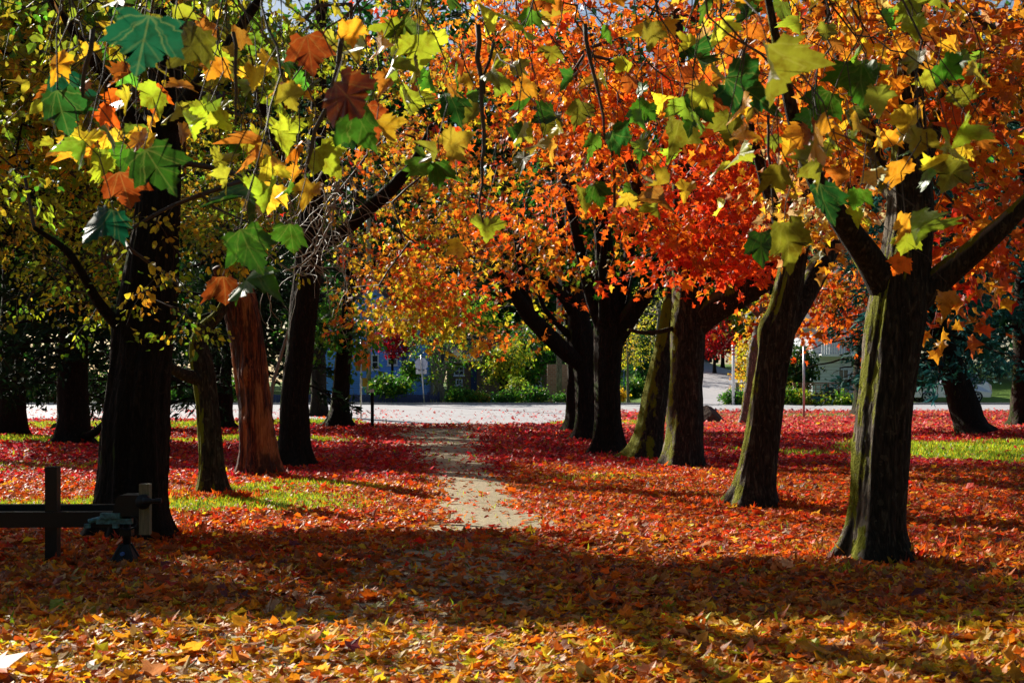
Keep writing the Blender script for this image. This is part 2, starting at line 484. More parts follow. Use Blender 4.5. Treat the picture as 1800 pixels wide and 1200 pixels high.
def prune(p):
    if not PRUNE or len(p) == 0: return np.ones(len(p), bool)
    px, py, ok = shadow_px(p)
    v = np.where(ok, lit_target(px, py), 0)
    for (q, rad, w) in BEAMS:
        dlt = p - q; t = dlt @ SDIR
        dist = np.linalg.norm(dlt - t[:, None] * SDIR, axis=1)
        v = np.maximum(v, w * ((t > rad * 0.8 + 0.5) & (dist < rad)))
    return rng.random(len(p)) >= v
# gaps in the crowns through which the sun reaches these places (point, gap radius, how clear)
BEAMS = [(P(px, py, d), r, w) for (px, py, d, r, w) in [
    (1522, 540, 12.2, .45, .95), (1515, 610, 12.2, .4, .9), (1560, 440, 12.3, .4, .8), (1500, 800, 12.2, .25, .6), (1350, 620, 17.1, .5, .9), (1375, 520, 17.1, .45, .85), (1318, 690, 46.8, .7, .9),
    (405, 600, 22.6, .6, .95), (425, 720, 22.6, .6, .95), (440, 800, 22.6, .5, .9), (345, 600, 18.4, .5, .95), (355, 700, 18.4, .4, .85), (355, 820, 18.4, .5, .95),
    (1405, 345, 16.5, .8, .85), (1230, 400, 24, 1.3, .8), (1260, 520, 23, .9, .8), (1000, 370, 28, 1.6, .7), (960, 560, 34, 1.4, .7), (160, 560, 14, 1.0, .8), (140, 470, 14, .8, .7), (640, 420, 29, 1.5, .6),
    (780, 540, 45, 2.5, .8), (230, 250, 7, .8, .8), (540, 110, 7, .7, .6), (720, 90, 7, .7, .7), (1600, 230, 9, .5, .8), (1000, 150, 28, 2.0, .5), (300, 600, 13, .5, .8)]]

# ------------------------------------------------------------------ trees
def curve_pts(pts, step):
    pts = np.asarray(pts, float); n = len(pts)
    seg = np.linalg.norm(np.diff(pts[:, :3], axis=0), axis=1); s = np.concatenate([[0], np.cumsum(seg)])
    k = max(3, int(s[-1] / step) + 1); t = np.linspace(0, s[-1], k)
    out = np.stack([np.interp(t, s, pts[:, i]) for i in range(pts.shape[1])], -1)
    # soften the corners
    for _ in range(max(1, int(0.25 / step))):
        out[1:-1] = 0.25 * out[:-2] + 0.5 * out[1:-1] + 0.25 * out[2:]
    return out

def woody(name, pts, mat, parent, flare=0.0, sides=28, step=0.07, seed=0, knots=0, rough=1.0, open_end=False):
    """pts rows: x,y,z,radius. Ridged bark, roots that spread where it meets the ground."""
    q = curve_pts(pts, step)
    r_ = np.random.default_rng(seed)
    c = q[:, :3]; r = q[:, 3]
    n = len(c)
    s = np.concatenate([[0], np.cumsum(np.linalg.norm(np.diff(c, axis=0), axis=1))])
    t = unit(np.gradient(c, axis=0))
    ref = np.array([0, 1.0, 0]) if abs(t[:, 1]).mean() < 0.8 else np.array([1.0, 0, 0])
    a = unit(np.cross(t, ref)); b = np.cross(t, a)
    th = np.arange(sides) / sides * 2 * np.pi
    TH, SS = np.meshgrid(th, s)
    rr = np.ones_like(TH)
    for k in (2, 3, 5, 8, 11):
        amp = {2: .045, 3: .04, 5: .03, 8: .026, 11: .022}[k] * rough
        rr += amp * np.sin(k * TH + r_.uniform(0, 6) + 1.2 * np.sin(SS * r_.uniform(0.8, 2.2) + r_.uniform(0, 6)))
    rr += 0.03 * rough * np.sin(SS * r_.uniform(3, 5) + 3 * np.sin(TH + r_.uniform(0, 6)))
    for k in (17, 23):
        rr += .014 * rough * np.sin(k * TH + 2.2 * np.sin(SS * r_.uniform(1.5, 4) + r_.uniform(0, 6)) + r_.uniform(0, 6))
    rr += r_.normal(0, 0.013 * rough, TH.shape)
    for _ in range(knots):
        k0 = r_.uniform(0.25, 0.95) * s[-1]; a0 = r_.uniform(0, 6.28); w = r_.uniform(0.08, 0.16)
        da = np.abs((TH - a0 + np.pi) % (2 * np.pi) - np.pi) * r.mean()
        rr += r_.uniform(0.12, 0.3) * np.exp(-((SS - k0) ** 2 + da ** 2) / (w * w))
    if flare:
        nl = r_.integers(4, 7); ph = r_.uniform(0, 6)
        lob = 0.55 + 0.45 * np.sin(nl * TH + ph + 0.6 * np.sin(2 * TH))
        rr += flare * 1.25 * np.exp(-SS / 0.20) * (0.25 + lob) + 0.22 * flare * np.exp(-SS / 0.8)
    rad = r[:, None] * rr
    v = c[:, None] + rad[..., None] * (a[:, None] * np.cos(TH)[..., None] + b[:, None] * np.sin(TH)[..., None])
    mb = MB()
    i = np.arange(n - 1)[:, None] * sides; j = np.arange(sides)[None]; k = (j + 1) % sides
    f = np.stack([i + j, i + k, i + k + sides, i + j + sides], -1).reshape(-1, 4)
    mb.add(v.reshape(-1, 3), f)
    cen = mb.n
    mb.add(c[-1][None] + t[-1] * r[-1] * 0.3, np.zeros((0, 3), int))
    jj = np.arange(sides); kk = (jj + 1) % sides
    mb.f.append(np.stack([(n - 1) * sides + jj, (n - 1) * sides + kk, np.full(sides, cen)], -1))
    return mb.build(name, mat, parent, True)

def px_line(rows, d, dslope=None):
    """rows (px,py,width px[,d])  ->  x,y,z,r"""
    out = []
    for q in rows:
        dd = q[3] if len(q) > 3 else d
        p = P(q[0], q[1], dd)
        out.append([p[0], p[1], p[2], q[2] / F * dd / 2])
    return np.array(out)

def skeleton_nodes(lines, step=0.25):
    pts = []; 
    for l in lines:
        q = curve_pts(l, step); pts.append(q[:, :3])
    return np.concatenate(pts)

def connect(nodes, targets, order_from, step=0.45, wob=0.10, above=0.0):
    """grow thin branches from the skeleton to every spray; returns edges with a load count"""
    d0 = np.linalg.norm(targets - order_from, axis=1)
    order = np.argsort(d0)
    base = len(nodes); N = [nodes]; cap = base
    allp = np.zeros((base + len(targets) * 14, 3)); allp[:base] = nodes
    par = np.full(len(allp), -1); cnt = base
    tips = np.zeros(len(targets), int)
    for ti in order:
        tgt = targets[ti]
        dv = allp[:cnt] - tgt
        # prefer joining nodes that lie below/inwards
        dist = np.sqrt((dv * dv).sum(1)) + (0.25 * np.clip(dv[:, 2], 0, None) if not above else above * np.clip(0.35 - dv[:, 2], 0, None))
        j = int(np.argmin(dist)); L = math.dist(allp[j], tgt)
        k = min(12, max(1, int(L / step)))
        prev = j; a = allp[j].copy()
        sag = 0.06 * L
        for i in range(1, k + 1):
            t = i / k
            p = a * (1 - t) + tgt * t
            if i < k:
                p = p + rng.normal(0, wob * step, 3); p[2] += sag * math.sin(math.pi * t)
            allp[cnt] = p; par[cnt] = prev; prev = cnt; cnt += 1
            if cnt >= len(allp) - 15:
                allp = np.concatenate([allp, np.zeros((4000, 3))]); par = np.concatenate([par, np.full(4000, -1)])
        tips[ti] = prev
    load = np.zeros(cnt)
    load[tips] += 1
    for i in range(cnt - 1, base - 1, -1):
        load[par[i]] += load[i]
    e = np.arange(base, cnt)
    return allp[par[e]], allp[e], load[e], allp[par[tips]]

def sprays(fol, twg, tgt, frm, spec, size, k, tpl, spread=0.32, hang=0.45, colors=None):
    """each spray: a short twig carrying k leaves"""
    n = len(tgt)
    if n == 0: return
    out = unit((tgt - frm) + rng.normal(0, 0.25, (n, 3)) * np.linalg.norm(tgt - frm, axis=1)[:, None] + np.array([0, 0, 1e-4]))
    out = unit(out + rng.normal(0, 0.3, (n, 3)) * np.array([1, 1, 0.4]))
    L = spread * rng.uniform(0.7, 1.4, n)
    side = unit(np.cross(out, np.array([0, 0, 1.0])) + 1e-6)
    end = tgt + out * L[:, None]; end[:, 2] -= 0.15 * L
    twg.segs(tgt, end, 0.0035, 0.0015, 3)
    pc = pal(spec, n, 0.12) if colors is None else colors
    t = rng.uniform(-0.25, 1.1, (n, k)); s = rng.normal(0, 0.42, (n, k))
    base = tgt[:, None] + out[:, None] * (t * L[:, None])[..., None] + side[:, None] * (s * L[:, None])[..., None]
    base[..., 2] += rng.normal(-0.04, 0.12, (n, k)) * spread * 2
    ax = out[:, None] * rng.normal(0.5, 0.5, (n, k, 1)) + side[:, None] * (np.sign(s) * 0.6)[..., None] + rng.normal(0, 0.35, (n, k, 3))
    ax[..., 2] -= hang * rng.uniform(0.3, 1.8, (n, k))
    nr = rng.normal(0, 0.55, (n, k, 3)); nr[..., 2] += 0.8; nr[..., 1] -= 0.35
    m = n * k
    lc = pal(spec, m, 0.25)
    mixw = rng.uniform(0.35, 0.95, m)[:, None]
    col = np.repeat(pc, k, 0) * mixw + lc * (1 - mixw)
    col *= np.exp(rng.normal(0, 0.2, (m, 1)))
    keep = prune(base.reshape(-1, 3))
    sz = size * np.exp(rng.normal(0, 0.22, m))
    leaves(fol, base.reshape(-1, 3)[keep], ax.reshape(-1, 3)[keep], nr.reshape(-1, 3)[keep], sz[keep], np.clip(col, 0.002, 0.9)[keep], tpl)

def region_points(px, py, rx, ry, d0, d1, n):
    """points spread through a volume seen inside an ellipse of the picture"""
    a = rng.uniform(0, 2 * np.pi, n); r = np.clip(np.sqrt(rng.random(n)) * (1 + 0.30 * rng.normal(size=n)), 0, 1.6)
    return P(px + rx * r * np.cos(a), py + ry * r * np.sin(a), rng.uniform(d0, d1, n))

# openings between the crowns: (x, y, half-width, half-height in the photo, nearer than this many metres, how clear)
OPENINGS = [(1030, 540, 165, 62, 40, .9), (905, 500, 60, 60, 34, .6), (1150, 570, 60, 60, 50, .9), (530, 560, 75, 130, 45, .8), (1570, 570, 70, 140, 12.7, .97), (1400, 520, 90, 110, 17.5, .9), (1540, 400, 60, 60, 14, .6),
            (1300, 520, 90, 45, 25, .55), (850, 660, 200, 55, 70, .97), (1180, 660, 90, 60, 70, .9), (1470, 660, 80, 45, 60, .8), (250, 480, 60, 190, 14.2, .45), (1065, 430, 80, 45, 27, .5), (700, 632, 70, 56, 60, .97), (770, 630, 60, 50, 60, .9)]
def tree(name, label, cat, base, trunk, limbs, regions, bark='bark', flare=0.5, group=None, twig='twig', seed=1, sides=30, knots=2, extra_nodes=None):
    root = empty(name, base, label, cat, group)
    woody("trunk", trunk, M[bark], root, flare, sides, 0.07, seed, knots)
    for i, l in enumerate(limbs):
        woody("limb", l, M[bark], root, 0.0, 14, 0.10, seed + 10 + i, 1)
    lines = [trunk[len(trunk) // 2:]] + list(limbs)
    nodes = skeleton_nodes(lines)
    tg = []; meta = []
    for (px, py, rx, ry, d0, d1, n, spec, size, k, tpl) in regions:
        if tpl is not OVAL: size *= 1.3; n = int(n * (0.62 if py > -50 else 0.4))
        else: n = int(n * (0.75 if py > -50 else 0.5))
        p = region_points(px, py, rx, ry, d0, d1, n)
        p = p[p[:, 2] > 2.0]
        # leaves hang in layers with gaps between them, and keep clear of a few openings
        X, Y, Zq = p[:, 0] * 1.0, p[:, 1], p[:, 2]
        nz = np.sin(X * 1.7 + 1.3 * np.sin(Y * .9 + seed)) + np.sin(Zq * 3.4 + X * .7 + 1.5 * np.sin(Y * .8)) + .6 * np.sin(Y * 2.1 + X * 2.3 + Zq)
        kp = rng.random(len(p)) < np.clip(.76 + .55 * nz, .05, 1)
        qx, qy = topx(p)
        for (wx, wy, wa, wb, dmax, w) in OPENINGS:
            kp &= ~((((qx - wx) / wa) ** 2 + ((qy - wy) / wb) ** 2 < 1) & (Y < dmax) & (rng.random(len(p)) < w))
        p = p[kp]; p = p[prune(p)]
        tg.append(p); meta.append((len(p), spec, size, k, tpl))
    if tg:
        T = np.concatenate(tg)
        a, b, load, frm = connect(nodes, T, trunk[-1][:3])
        tw = MB(); fo = MB()
        rr = np.clip(0.0032 * load ** 0.55, 0.003, 0.06)
        big = rr > 0.012
        tw.segs(a[big], b[big], rr[big] * 1.05, rr[big] * 0.95, 6); tw.segs(a[~big], b[~big], rr[~big] * 1.05, rr[~big] * 0.9, 3)
        o = 0
        for (n, spec, size, k, tpl) in meta:
            sprays(fo, tw, T[o:o + n], frm[o:o + n], spec, size, k, tpl, spread=size * 3.6)
            o += n
        tw.build("branches", M[twig], root, True)
        fo.build("foliage", M['leaf'], root, False)
    return root

ORANGE = [('orange', 5), ('verm', 2), ('gold', 2), ('yellow', 0.6), ('rust', 0.7)]
VERM = [('verm', 7), ('red', 1.2), ('orange', 2), ('gold', 0.6), ('pink', .2)]
GOLDY = [('gold', 3), ('yellow', 3), ('orange', 3), ('ygreen', 1), ('pale', 0.8)]
RUSTY = [('orange', 3), ('rust', 3), ('gold', 2), ('brown', 1), ('olive', 0.8), ('yellow', 0.8), ('red', .8)]
OLIVE = [('olive', 4), ('ygreen', 3), ('yellow', .8), ('gold', 0.5), ('green', 3.2), ('dgreen', 1)]
YG = [('ygreen', 4), ('yellow', 3), ('green', 1.5), ('gold', 0.8)]
MIXED = [('orange', 2), ('red', 1.6), ('yellow', 1.2), ('ygreen', 2), ('rust', 1), ('olive', 1)]
GREENS = [('green', 3), ('dgreen', 2), ('olive', 2), ('ygreen', 1)]
REDS = [('red', 3), ('crimson', 2), ('verm', 1)]

MG = "park maples along the right of the path"
LG = "old trees along the left of the path"

def trunk_from(rows, d, extra=0.25):
    l = px_line(rows, d)
    g = float(terr(l[0, 0], l[0, 1]))
    l[0, 2] = g - 0.04
    return l

# ---- right row, nearest first
T = trunk_from([(1535, 985, 86), (1543, 900, 88), (1550, 800, 92), (1559, 700, 92), (1568, 620, 92), (1580, 540, 94), (1592, 470, 88), (1602, 380, 78), (1600, 280, 62), (1598, 180, 50), (1606, 40, 40), (1600, -160, 28), (1590, -330, 12)], 12.3)
tree("maple_tree", "thick nearest maple at the right, dark with bright moss down its sunlit left edge", "tree", T[0, :3], T,
     [px_line([(1560, 510, 60, 12.3), (1530, 455, 50, 12.2), (1490, 400, 44, 12.0), (1440, 330, 34, 11.8), (1400, 230, 26, 11.6), (1370, 100, 18, 11.4), (1340, -60, 10, 11.2)], 12),
      px_line([(1590, 540, 64, 12.3), (1640, 500, 52, 12.3), (1690, 460, 44, 12.2), (1750, 410, 36, 12.0), (1830, 330, 26, 11.8), (1930, 240, 14, 11.6)], 12),
      px_line([(1602, 330, 40, 12.3), (1640, 240, 26, 12.8), (1665, 150, 18, 13.2), (1700, 20, 12, 13.5)], 12),
      px_line([(1598, 380, 40, 12.3), (1545, 300, 30, 12.9), (1520, 200, 22, 13.3), (1470, 90, 16, 13.6), (1440, -30, 10, 13.8)], 12)],
     [(1600, 130, 260, 150, 12.7, 16, 330, RUSTY, 0.10, 14, MAPLE), (1500, 90, 240, 90, 10, 12.5, 70, RUSTY, 0.10, 14, MAPLE), (1710, 400, 90, 150, 12.7, 15, 90, RUSTY + [('red', 2)], 0.10, 12, MAPLE),
      (1450, 60, 200, 120, 10.5, 15, 130, GOLDY, 0.10, 13, MAPLE), (1650, -180, 420, 200, 9, 15, 260, RUSTY, 0.12, 12, MAPLE_S)],
     bark='bark', flare=0.8, group=MG, seed=3, sides=96, knots=5)

T = trunk_from([(1322, 888, 66), (1332, 830, 60), (1343, 740, 56), (1352, 660, 54), (1365, 600, 56), (1378, 540, 52), (1392, 470, 46), (1408, 400, 40), (1420, 320, 34), (1425, 200, 28), (1430, 60, 20), (1436, -120, 10)], 17.2)
tree("maple_tree", "leaning mossy maple forking into two stems, left of the thick nearest maple", "tree", T[0, :3], T,
     [px_line([(1372, 590, 44, 17.3), (1405, 535, 40, 17.5), (1435, 480, 40, 17.7), (1462, 430, 36, 17.9), (1490, 360, 30, 18), (1520, 260, 22, 18.2), (1540, 120, 14, 18.4)], 17),
      px_line([(1400, 440, 34, 17.2), (1370, 390, 26, 17.0), (1345, 320, 20, 16.8), (1320, 230, 14, 16.5), (1300, 120, 9, 16.2)], 17)],
     [(1430, 350, 85, 80, 15.5, 18.5, 170, GOLDY + [('pale', 2)], 0.085, 14, MAPLE), (1380, 170, 190, 130, 14.5, 19, 240, [('orange', 4), ('gold', 2), ('rust', 2), ('verm', 2)], 0.09, 14, MAPLE),
      (1400, -150, 330, 190, 13.5, 20, 240, RUSTY, 0.12, 12, MAPLE_S)],
     bark='bark', flare=0.7, group=MG, seed=4, sides=84, knots=7)

T = trunk_from([(1201, 815, 66), (1204, 770, 63), (1206, 700, 60), (1208, 620, 60), (1212, 540, 62), (1212, 480, 58), (1205, 400, 46), (1200, 300, 36), (1195, 180, 28), (1190, 20, 20), (1186, -120, 12)], 25.8)
tree("maple_tree", "upright maple with a long heavy limb reaching right, standing beside the leaning trunk", "tree", T[0, :3], T,
     [px_line([(1222, 575, 46, 25.8), (1265, 535, 52, 25.6), (1310, 510, 50, 25.3), (1350, 482, 48, 25), (1400, 430, 40, 24.7), (1450, 350, 30, 24.4), (1500, 240, 18, 24)], 25),
      px_line([(1206, 470, 36, 25.8), (1160, 400, 28, 25.2), (1120, 330, 20, 24.6), (1090, 230, 14, 24.2)], 25),
      px_line([(1190, 575, 10, 25.8), (1160, 583, 8, 25.4), (1130, 585, 7, 25.0), (1105, 580, 6, 24.6)], 25)],
     [(1225, 440, 150, 110, 21.5, 27, 400, VERM, 0.105, 15, MAPLE), (1130, 430, 120, 60, 21, 25, 190, ORANGE, 0.105, 14, MAPLE), (1230, 300, 170, 110, 21, 28, 420, VERM, 0.105, 14, MAPLE),
      (1195, 545, 60, 45, 21.5, 24, 45, ORANGE, 0.105, 12, MAPLE),
      (1150, 140, 210, 120, 21, 28, 480, ORANGE, 0.11, 14, MAPLE), (1200, -130, 330, 180, 20, 29, 300, ORANGE, 0.14, 12, MAPLE_S)],
     bark='bark', flare=0.4, group=MG, seed=5, sides=36)

T = trunk_from([(1132, 805, 58), (1142, 760, 48), (1152, 700, 44), (1163, 640, 38), (1174, 580, 32), (1184, 500, 28), (1192, 400, 22), (1196, 300, 14)], 28.2)
tree("maple_tree", "dark mossy trunk leaning steeply right against the upright maple behind it", "tree", T[0, :3], T, [],
     [(1230, 300, 100, 60, 27, 31, 60, VERM, 0.12, 12, MAPLE_S)], bark='bark_moss', flare=0.5, group=MG, seed=6, sides=28)

T = trunk_from([(1069, 797, 50), (1069, 740, 44), (1068, 680, 44), (1070, 620, 50), (1072, 575, 54), (1066, 500, 40), (1060, 420, 30), (1050, 320, 22), (1045, 200, 16), (1040, 60, 10)], 30.0)
tree("maple_tree", "dark maple in the middle clump whose trunk opens like a fan of thick limbs", "tree", T[0, :3], T,
     [px_line([(1078, 600, 40, 30), (1105, 560, 34, 29.8), (1130, 525, 30, 29.6), (1150, 495, 22, 29.4), (1175, 440, 14, 29.2)], 30),
      px_line([(1074, 590, 36, 30), (1090, 540, 28, 30), (1100, 490, 22, 30), (1110, 420, 16, 30), (1112, 330, 11, 30)], 30),
      px_line([(1062, 580, 32, 30), (1040, 520, 26, 30), (1025, 460, 20, 30), (1005, 380, 14, 30), (985, 280, 10, 30)], 30),
      px_line([(1066, 585, 34, 30), (1062, 540, 20, 29.6), (1058, 470, 14, 29.3), (1066, 400, 10, 29)], 30)],
     [(1010, 360, 170, 70, 26, 32, 420, [('orange', 5), ('gold', 2), ('verm', 3)], 0.115, 13, MAPLE_S), (1060, 440, 90, 60, 29, 33, 150, GREENS, 0.10, 13, MAPLE_S),
      (1030, 200, 190, 120, 26, 34, 480, ORANGE, 0.12, 14, MAPLE_S), (1000, -80, 300, 160, 25, 34, 260, ORANGE, 0.16, 12, MAPLE_S)],
     bark='bark_dark', flare=0.7, group=MG, seed=7, sides=32)

T = trunk_from([(1031, 772, 44), (1032, 730, 38), (1032, 680, 38), (1028, 630, 44), (1020, 580, 40), (1012, 520, 30), (1008, 440, 24), (1000, 340, 18), (990, 200, 12)], 36.5)
tree("maple_tree", "middle trunk of the dark clump, partly hidden between the fanned maple and a thinner trunk", "tree", T[0, :3], T,
     [px_line([(1026, 640, 34, 36.5), (1000, 625, 30, 36.3), (965, 590, 28, 36), (930, 555, 26, 35.8), (910, 525, 24, 35.6), (890, 495, 16, 35.4), (868, 470, 9, 35)], 36),
      px_line([(932, 558, 22, 35.8), (922, 510, 18, 35.8), (915, 470, 12, 35.7), (905, 400, 8, 35.5)], 36),
      px_line([(1016, 560, 26, 36.5), (990, 520, 20, 36.4), (960, 490, 17, 36.2), (935, 450, 12, 36), (915, 400, 8, 36)], 36),
      px_line([(1014, 600, 16, 36.5), (985, 575, 11, 36.5), (958, 545, 9, 36.3), (940, 500, 7, 36.3)], 36),
      px_line([(1010, 520, 20, 36.5), (990, 460, 15, 36.5), (986, 420, 12, 36.5), (978, 330, 8, 36.5)], 36)],
     [(900, 430, 150, 70, 32, 38, 300, [('gold', 2), ('yellow', .8), ('orange', 5), ('verm', 1.5), ('ygreen', .8)], 0.125, 13, MAPLE_S), (880, 520, 130, 45, 33, 38, 240, [('orange', 4), ('verm', 3), ('rust', 1)], 0.125, 13, MAPLE_S),
      (970, 570, 45, 28, 33, 36, 30, ORANGE, 0.12, 10, MAPLE_S), (860, 580, 50, 26, 34, 37, 36, ORANGE, 0.12, 10, MAPLE_S), (870, 300, 170, 110, 32, 40, 420, MIXED + [('orange', 3)], 0.13, 13, MAPLE_S),
      (880, 120, 200, 120, 31, 40, 460, ORANGE, 0.14, 13, MAPLE_S), (860, -120, 300, 150, 30, 40, 240, ORANGE, 0.18, 12, MAPLE_S)],
     bark='bark_dark', flare=0.6, group=MG, seed=8, sides=30)

T = trunk_from([(1007, 756, 32), (1008, 710, 26), (1009, 660, 25), (1006, 600, 24), (1000, 540, 20), (990, 440, 14), (980, 340, 9)], 44.0)
tree("maple_tree", "thin dark trunk at the left end of the middle clump", "tree", T[0, :3], T, [],
     [(930, 560, 80, 40, 42, 46, 60, YG, 0.15, 12, QUAD), (780, 555, 100, 38, 42, 48, 90, YG, 0.15, 13, QUAD), (800, 470, 130, 60, 41, 48, 240, MIXED, 0.15, 13, MAPLE_S)],
     bark='bark_dark', flare=0.6, group=MG, seed=9, sides=24)

T = trunk_from([(1312, 742, 26), (1318, 700, 24), (1324, 650, 22), (1331, 600, 22), (1342, 540, 18), (1350, 470, 12)], 47.0)
tree("maple_tree", "slim pale trunk half hidden behind the left edge of the forked mossy maple", "tree", T[0, :3], T,
     [px_line([(1335, 585, 12, 47), (1370, 545, 9, 46.5), (1410, 520, 7, 46)], 46), px_line([(1340, 560, 12, 47), (1300, 520, 9, 46.5), (1270, 500, 7, 46)], 46)],
     [(1290, 575, 75, 45, 43, 49, 190, [('gold', 2), ('yellow', 2), ('olive', 2), ('orange', 2), ('ygreen', 2)], 0.16, 13, MAPLE_S), (1460, 520, 90, 60, 41, 48, 260, [('orange', 4), ('verm', 3), ('rust', 3), ('olive', 2)], 0.16, 13, MAPLE_S),
      (1450, 590, 60, 30, 42, 46, 60, ORANGE, 0.15, 12, MAPLE_S), (1280, 600, 40, 25, 44, 47, 40, REDS, 0.14, 12, QUAD), (1330, 640, 24, 45, 44, 47, 50, [('yellow', 3), ('gold', 3), ('ygreen', 1)], 0.14, 12, MAPLE_S),
      (1540, 470, 110, 70, 42, 50, 170, RUSTY, 0.17, 12, MAPLE_S)],
     bark='bark_pale', flare=0.3, group=MG, seed=11, sides=20)

# ---- left row
T = trunk_from([(228, 938, 122), (232, 850, 118), (238, 760, 114), (244, 680, 108), (252, 600, 102), (264, 500, 92), (274, 400, 84), (280, 320, 74), (286, 220, 64), (292, 120, 56), (298, -20, 44), (304, -200, 28), (308, -340, 12)], 14.2)
tree("beech_tree", "massive near-black trunk at left rising behind the trailer hitch, trailing small yellow leaves", "tree", T[0, :3], T,
     [px_line([(235, 600, 26, 14.2), (205, 570, 24, 14.0), (170, 530, 20, 13.8), (150, 490, 16, 13.6), (120, 440, 12, 13.4), (60, 400, 8, 13.2)], 14),
      px_line([(285, 240, 40, 14.2), (340, 160, 26, 13.8), (400, 80, 18, 13.4), (470, -20, 12, 13)], 14),
      px_line([(284, 280, 40, 14.2), (220, 190, 28, 13.8), (160, 100, 20, 13.3), (90, 0, 12, 12.8)], 14)],
     [(150, 480, 110, 150, 14.6, 18, 330, OLIVE, 0.062, 17, OVAL), (270, 480, 80, 130, 12, 13.7, 80, OLIVE + [('gold', 1.5)], 0.062, 15, OVAL), (360, 590, 50, 40, 12.5, 13.5, 30, OLIVE + [('gold', 2)], 0.06, 12, OVAL),
      (180, 330, 130, 110, 14.8, 18, 330, OLIVE, 0.062, 17, OVAL), (430, 380, 80, 120, 13, 17, 120, OLIVE, 0.06, 12, OVAL), (240, 640, 26, 30, 12.3, 13.5, 6, OLIVE, 0.062, 12, OVAL),
      (260, 150, 240, 140, 14.6, 19, 420, OLIVE + [('orange', 1)], 0.07, 16, OVAL), (200, -120, 400, 180, 10, 18, 300, OLIVE, 0.10, 14, OVAL), (-20, 300, 120, 300, 11, 17, 240, OLIVE, 0.08, 14, OVAL)],
     bark='bark_dark', flare=0.45, group=LG, seed=21, sides=96, knots=4)

T = trunk_from([(374, 875, 48), (372, 820, 40), (368, 760, 40), (364, 700, 38), (356, 650, 40), (347, 610, 33), (350, 585, 26), (366, 568, 22), (386, 555, 18), (400, 520, 14), (408, 460, 9)], 18.6)
tree("young_tree", "slender crooked moss-green tree with a stubby side branch, right of the massive dark trunk", "tree", T[0, :3], T,
     [px_line([(358, 668, 26, 18.6), (335, 662, 24, 18.4), (312, 655, 20, 18.2), (296, 642, 16, 18.0)], 18),
      px_line([(350, 590, 20, 18.6), (346, 577, 22, 18.6), (345, 570, 16, 18.6)], 18)],
     [(400, 470, 50, 60, 17.5, 20, 70, OLIVE, 0.06, 12, OVAL), (335, 560, 40, 30, 17, 19, 24, OLIVE, 0.06, 12, OVAL)],
     bark='bark_moss', flare=0.5, group=LG, seed=22, sides=60, knots=3)

T = trunk_from([(457, 838, 74), (456, 790, 62), (450, 720, 58), (443, 660, 58), (436, 600, 56), (428, 560, 60), (420, 530, 66), (414, 505, 60)], 22.8)
o = tree("dead_tree", "broken reddish trunk stripped of its bark, smooth orange wood showing between the left trees", "tree", T[0, :3], T,
     [px_line([(424, 540, 40, 22.8), (398, 505, 26, 22.6), (380, 470, 14, 22.4)], 22)], [], bark='peeled', flare=0.3, group=LG, seed=23, sides=84, knots=3)

T = trunk_from([(517, 818, 60), (517, 770, 50), (518, 700, 46), (526, 620, 46), (533, 550, 48), (540, 480, 48), (548, 380, 38), (556, 260, 30), (562, 120, 24), (566, -60, 16), (570, -200, 10)], 26.0)
tree("maple_tree", "straight black trunk just right of the stripped reddish one", "tree", T[0, :3], T,
     [px_line([(545, 440, 24, 26), (600, 410, 22, 25.6), (650, 365, 26, 25), (690, 330, 24, 24.8), (725, 290, 14, 24.5), (760, 220, 10, 24)], 25),
      px_line([(550, 360, 26, 26), (510, 300, 20, 25.5), (470, 220, 14, 25), (440, 100, 10, 24.6)], 25),
      px_line([(548, 400, 26, 26), (560, 330, 16, 25.5), (610, 240, 12, 25), (640, 120, 9, 24.6)], 25)],
     [(470, 340, 90, 100, 22, 27, 90, [('olive', 2), ('yellow', 1), ('ygreen', 1), ('rust', 1)], 0.065, 7, OVAL), (640, 400, 90, 110, 26, 31, 380, [('red', 3), ('rust', 2), ('verm', 2), ('ygreen', 2), ('yellow', 1)], 0.085, 14, MAPLE_S),
      (700, 200, 120, 110, 22, 29, 460, MIXED + [('ygreen', 2), ('rust', 2), ('yellow', 1)], 0.085, 15, MAPLE_S), (560, 160, 120, 120, 22, 28, 330, OLIVE, 0.08, 14, MAPLE_S),
      (660, 530, 65, 60, 26, 30, 120, MIXED + [('gold', 3)], 0.09, 14, MAPLE_S), (640, 605, 26, 14, 27, 29, 14, [('gold', 3), ('orange', 1)], 0.10, 12, MAPLE_S),
      (620, -120, 330, 160, 20, 30, 300, MIXED, 0.14, 13, MAPLE_S)],
     bark='bark_dark', flare=0.5, group=LG, seed=24, sides=34)

T = trunk_from([(596, 752, 40), (598, 715, 29), (601, 660, 27), (606, 610, 26), (612, 540, 22), (620, 450, 16), (628, 330, 10)], 47.5)
tree("maple_tree", "slimmer dark trunk standing next to the signpost by the road", "tree", T[0, :3], T,
     [px_line([(612, 520, 16, 47.5), (660, 460, 12, 47), (710, 420, 9, 46)], 47)],
     [(610, 560, 70, 60, 46, 52, 260, [('green', 3), ('dgreen', 3), ('olive', 1)], 0.16, 13, QUAD), (740, 450, 110, 70, 43, 50, 330, [('orange', 3), ('verm', 2), ('red', 2), ('ygreen', 2), ('yellow', 2)], 0.15, 13, MAPLE_S),
      (740, 535, 80, 38, 43, 48, 190, [('yellow', 3), ('ygreen', 3), ('gold', 2), ('orange', 2)], 0.15, 13, MAPLE_S), (720, 300, 160, 90, 43, 52, 360, MIXED, 0.16, 13, MAPLE_S)],
     bark='bark_dark', flare=0.9, group=LG, seed=25, sides=28)

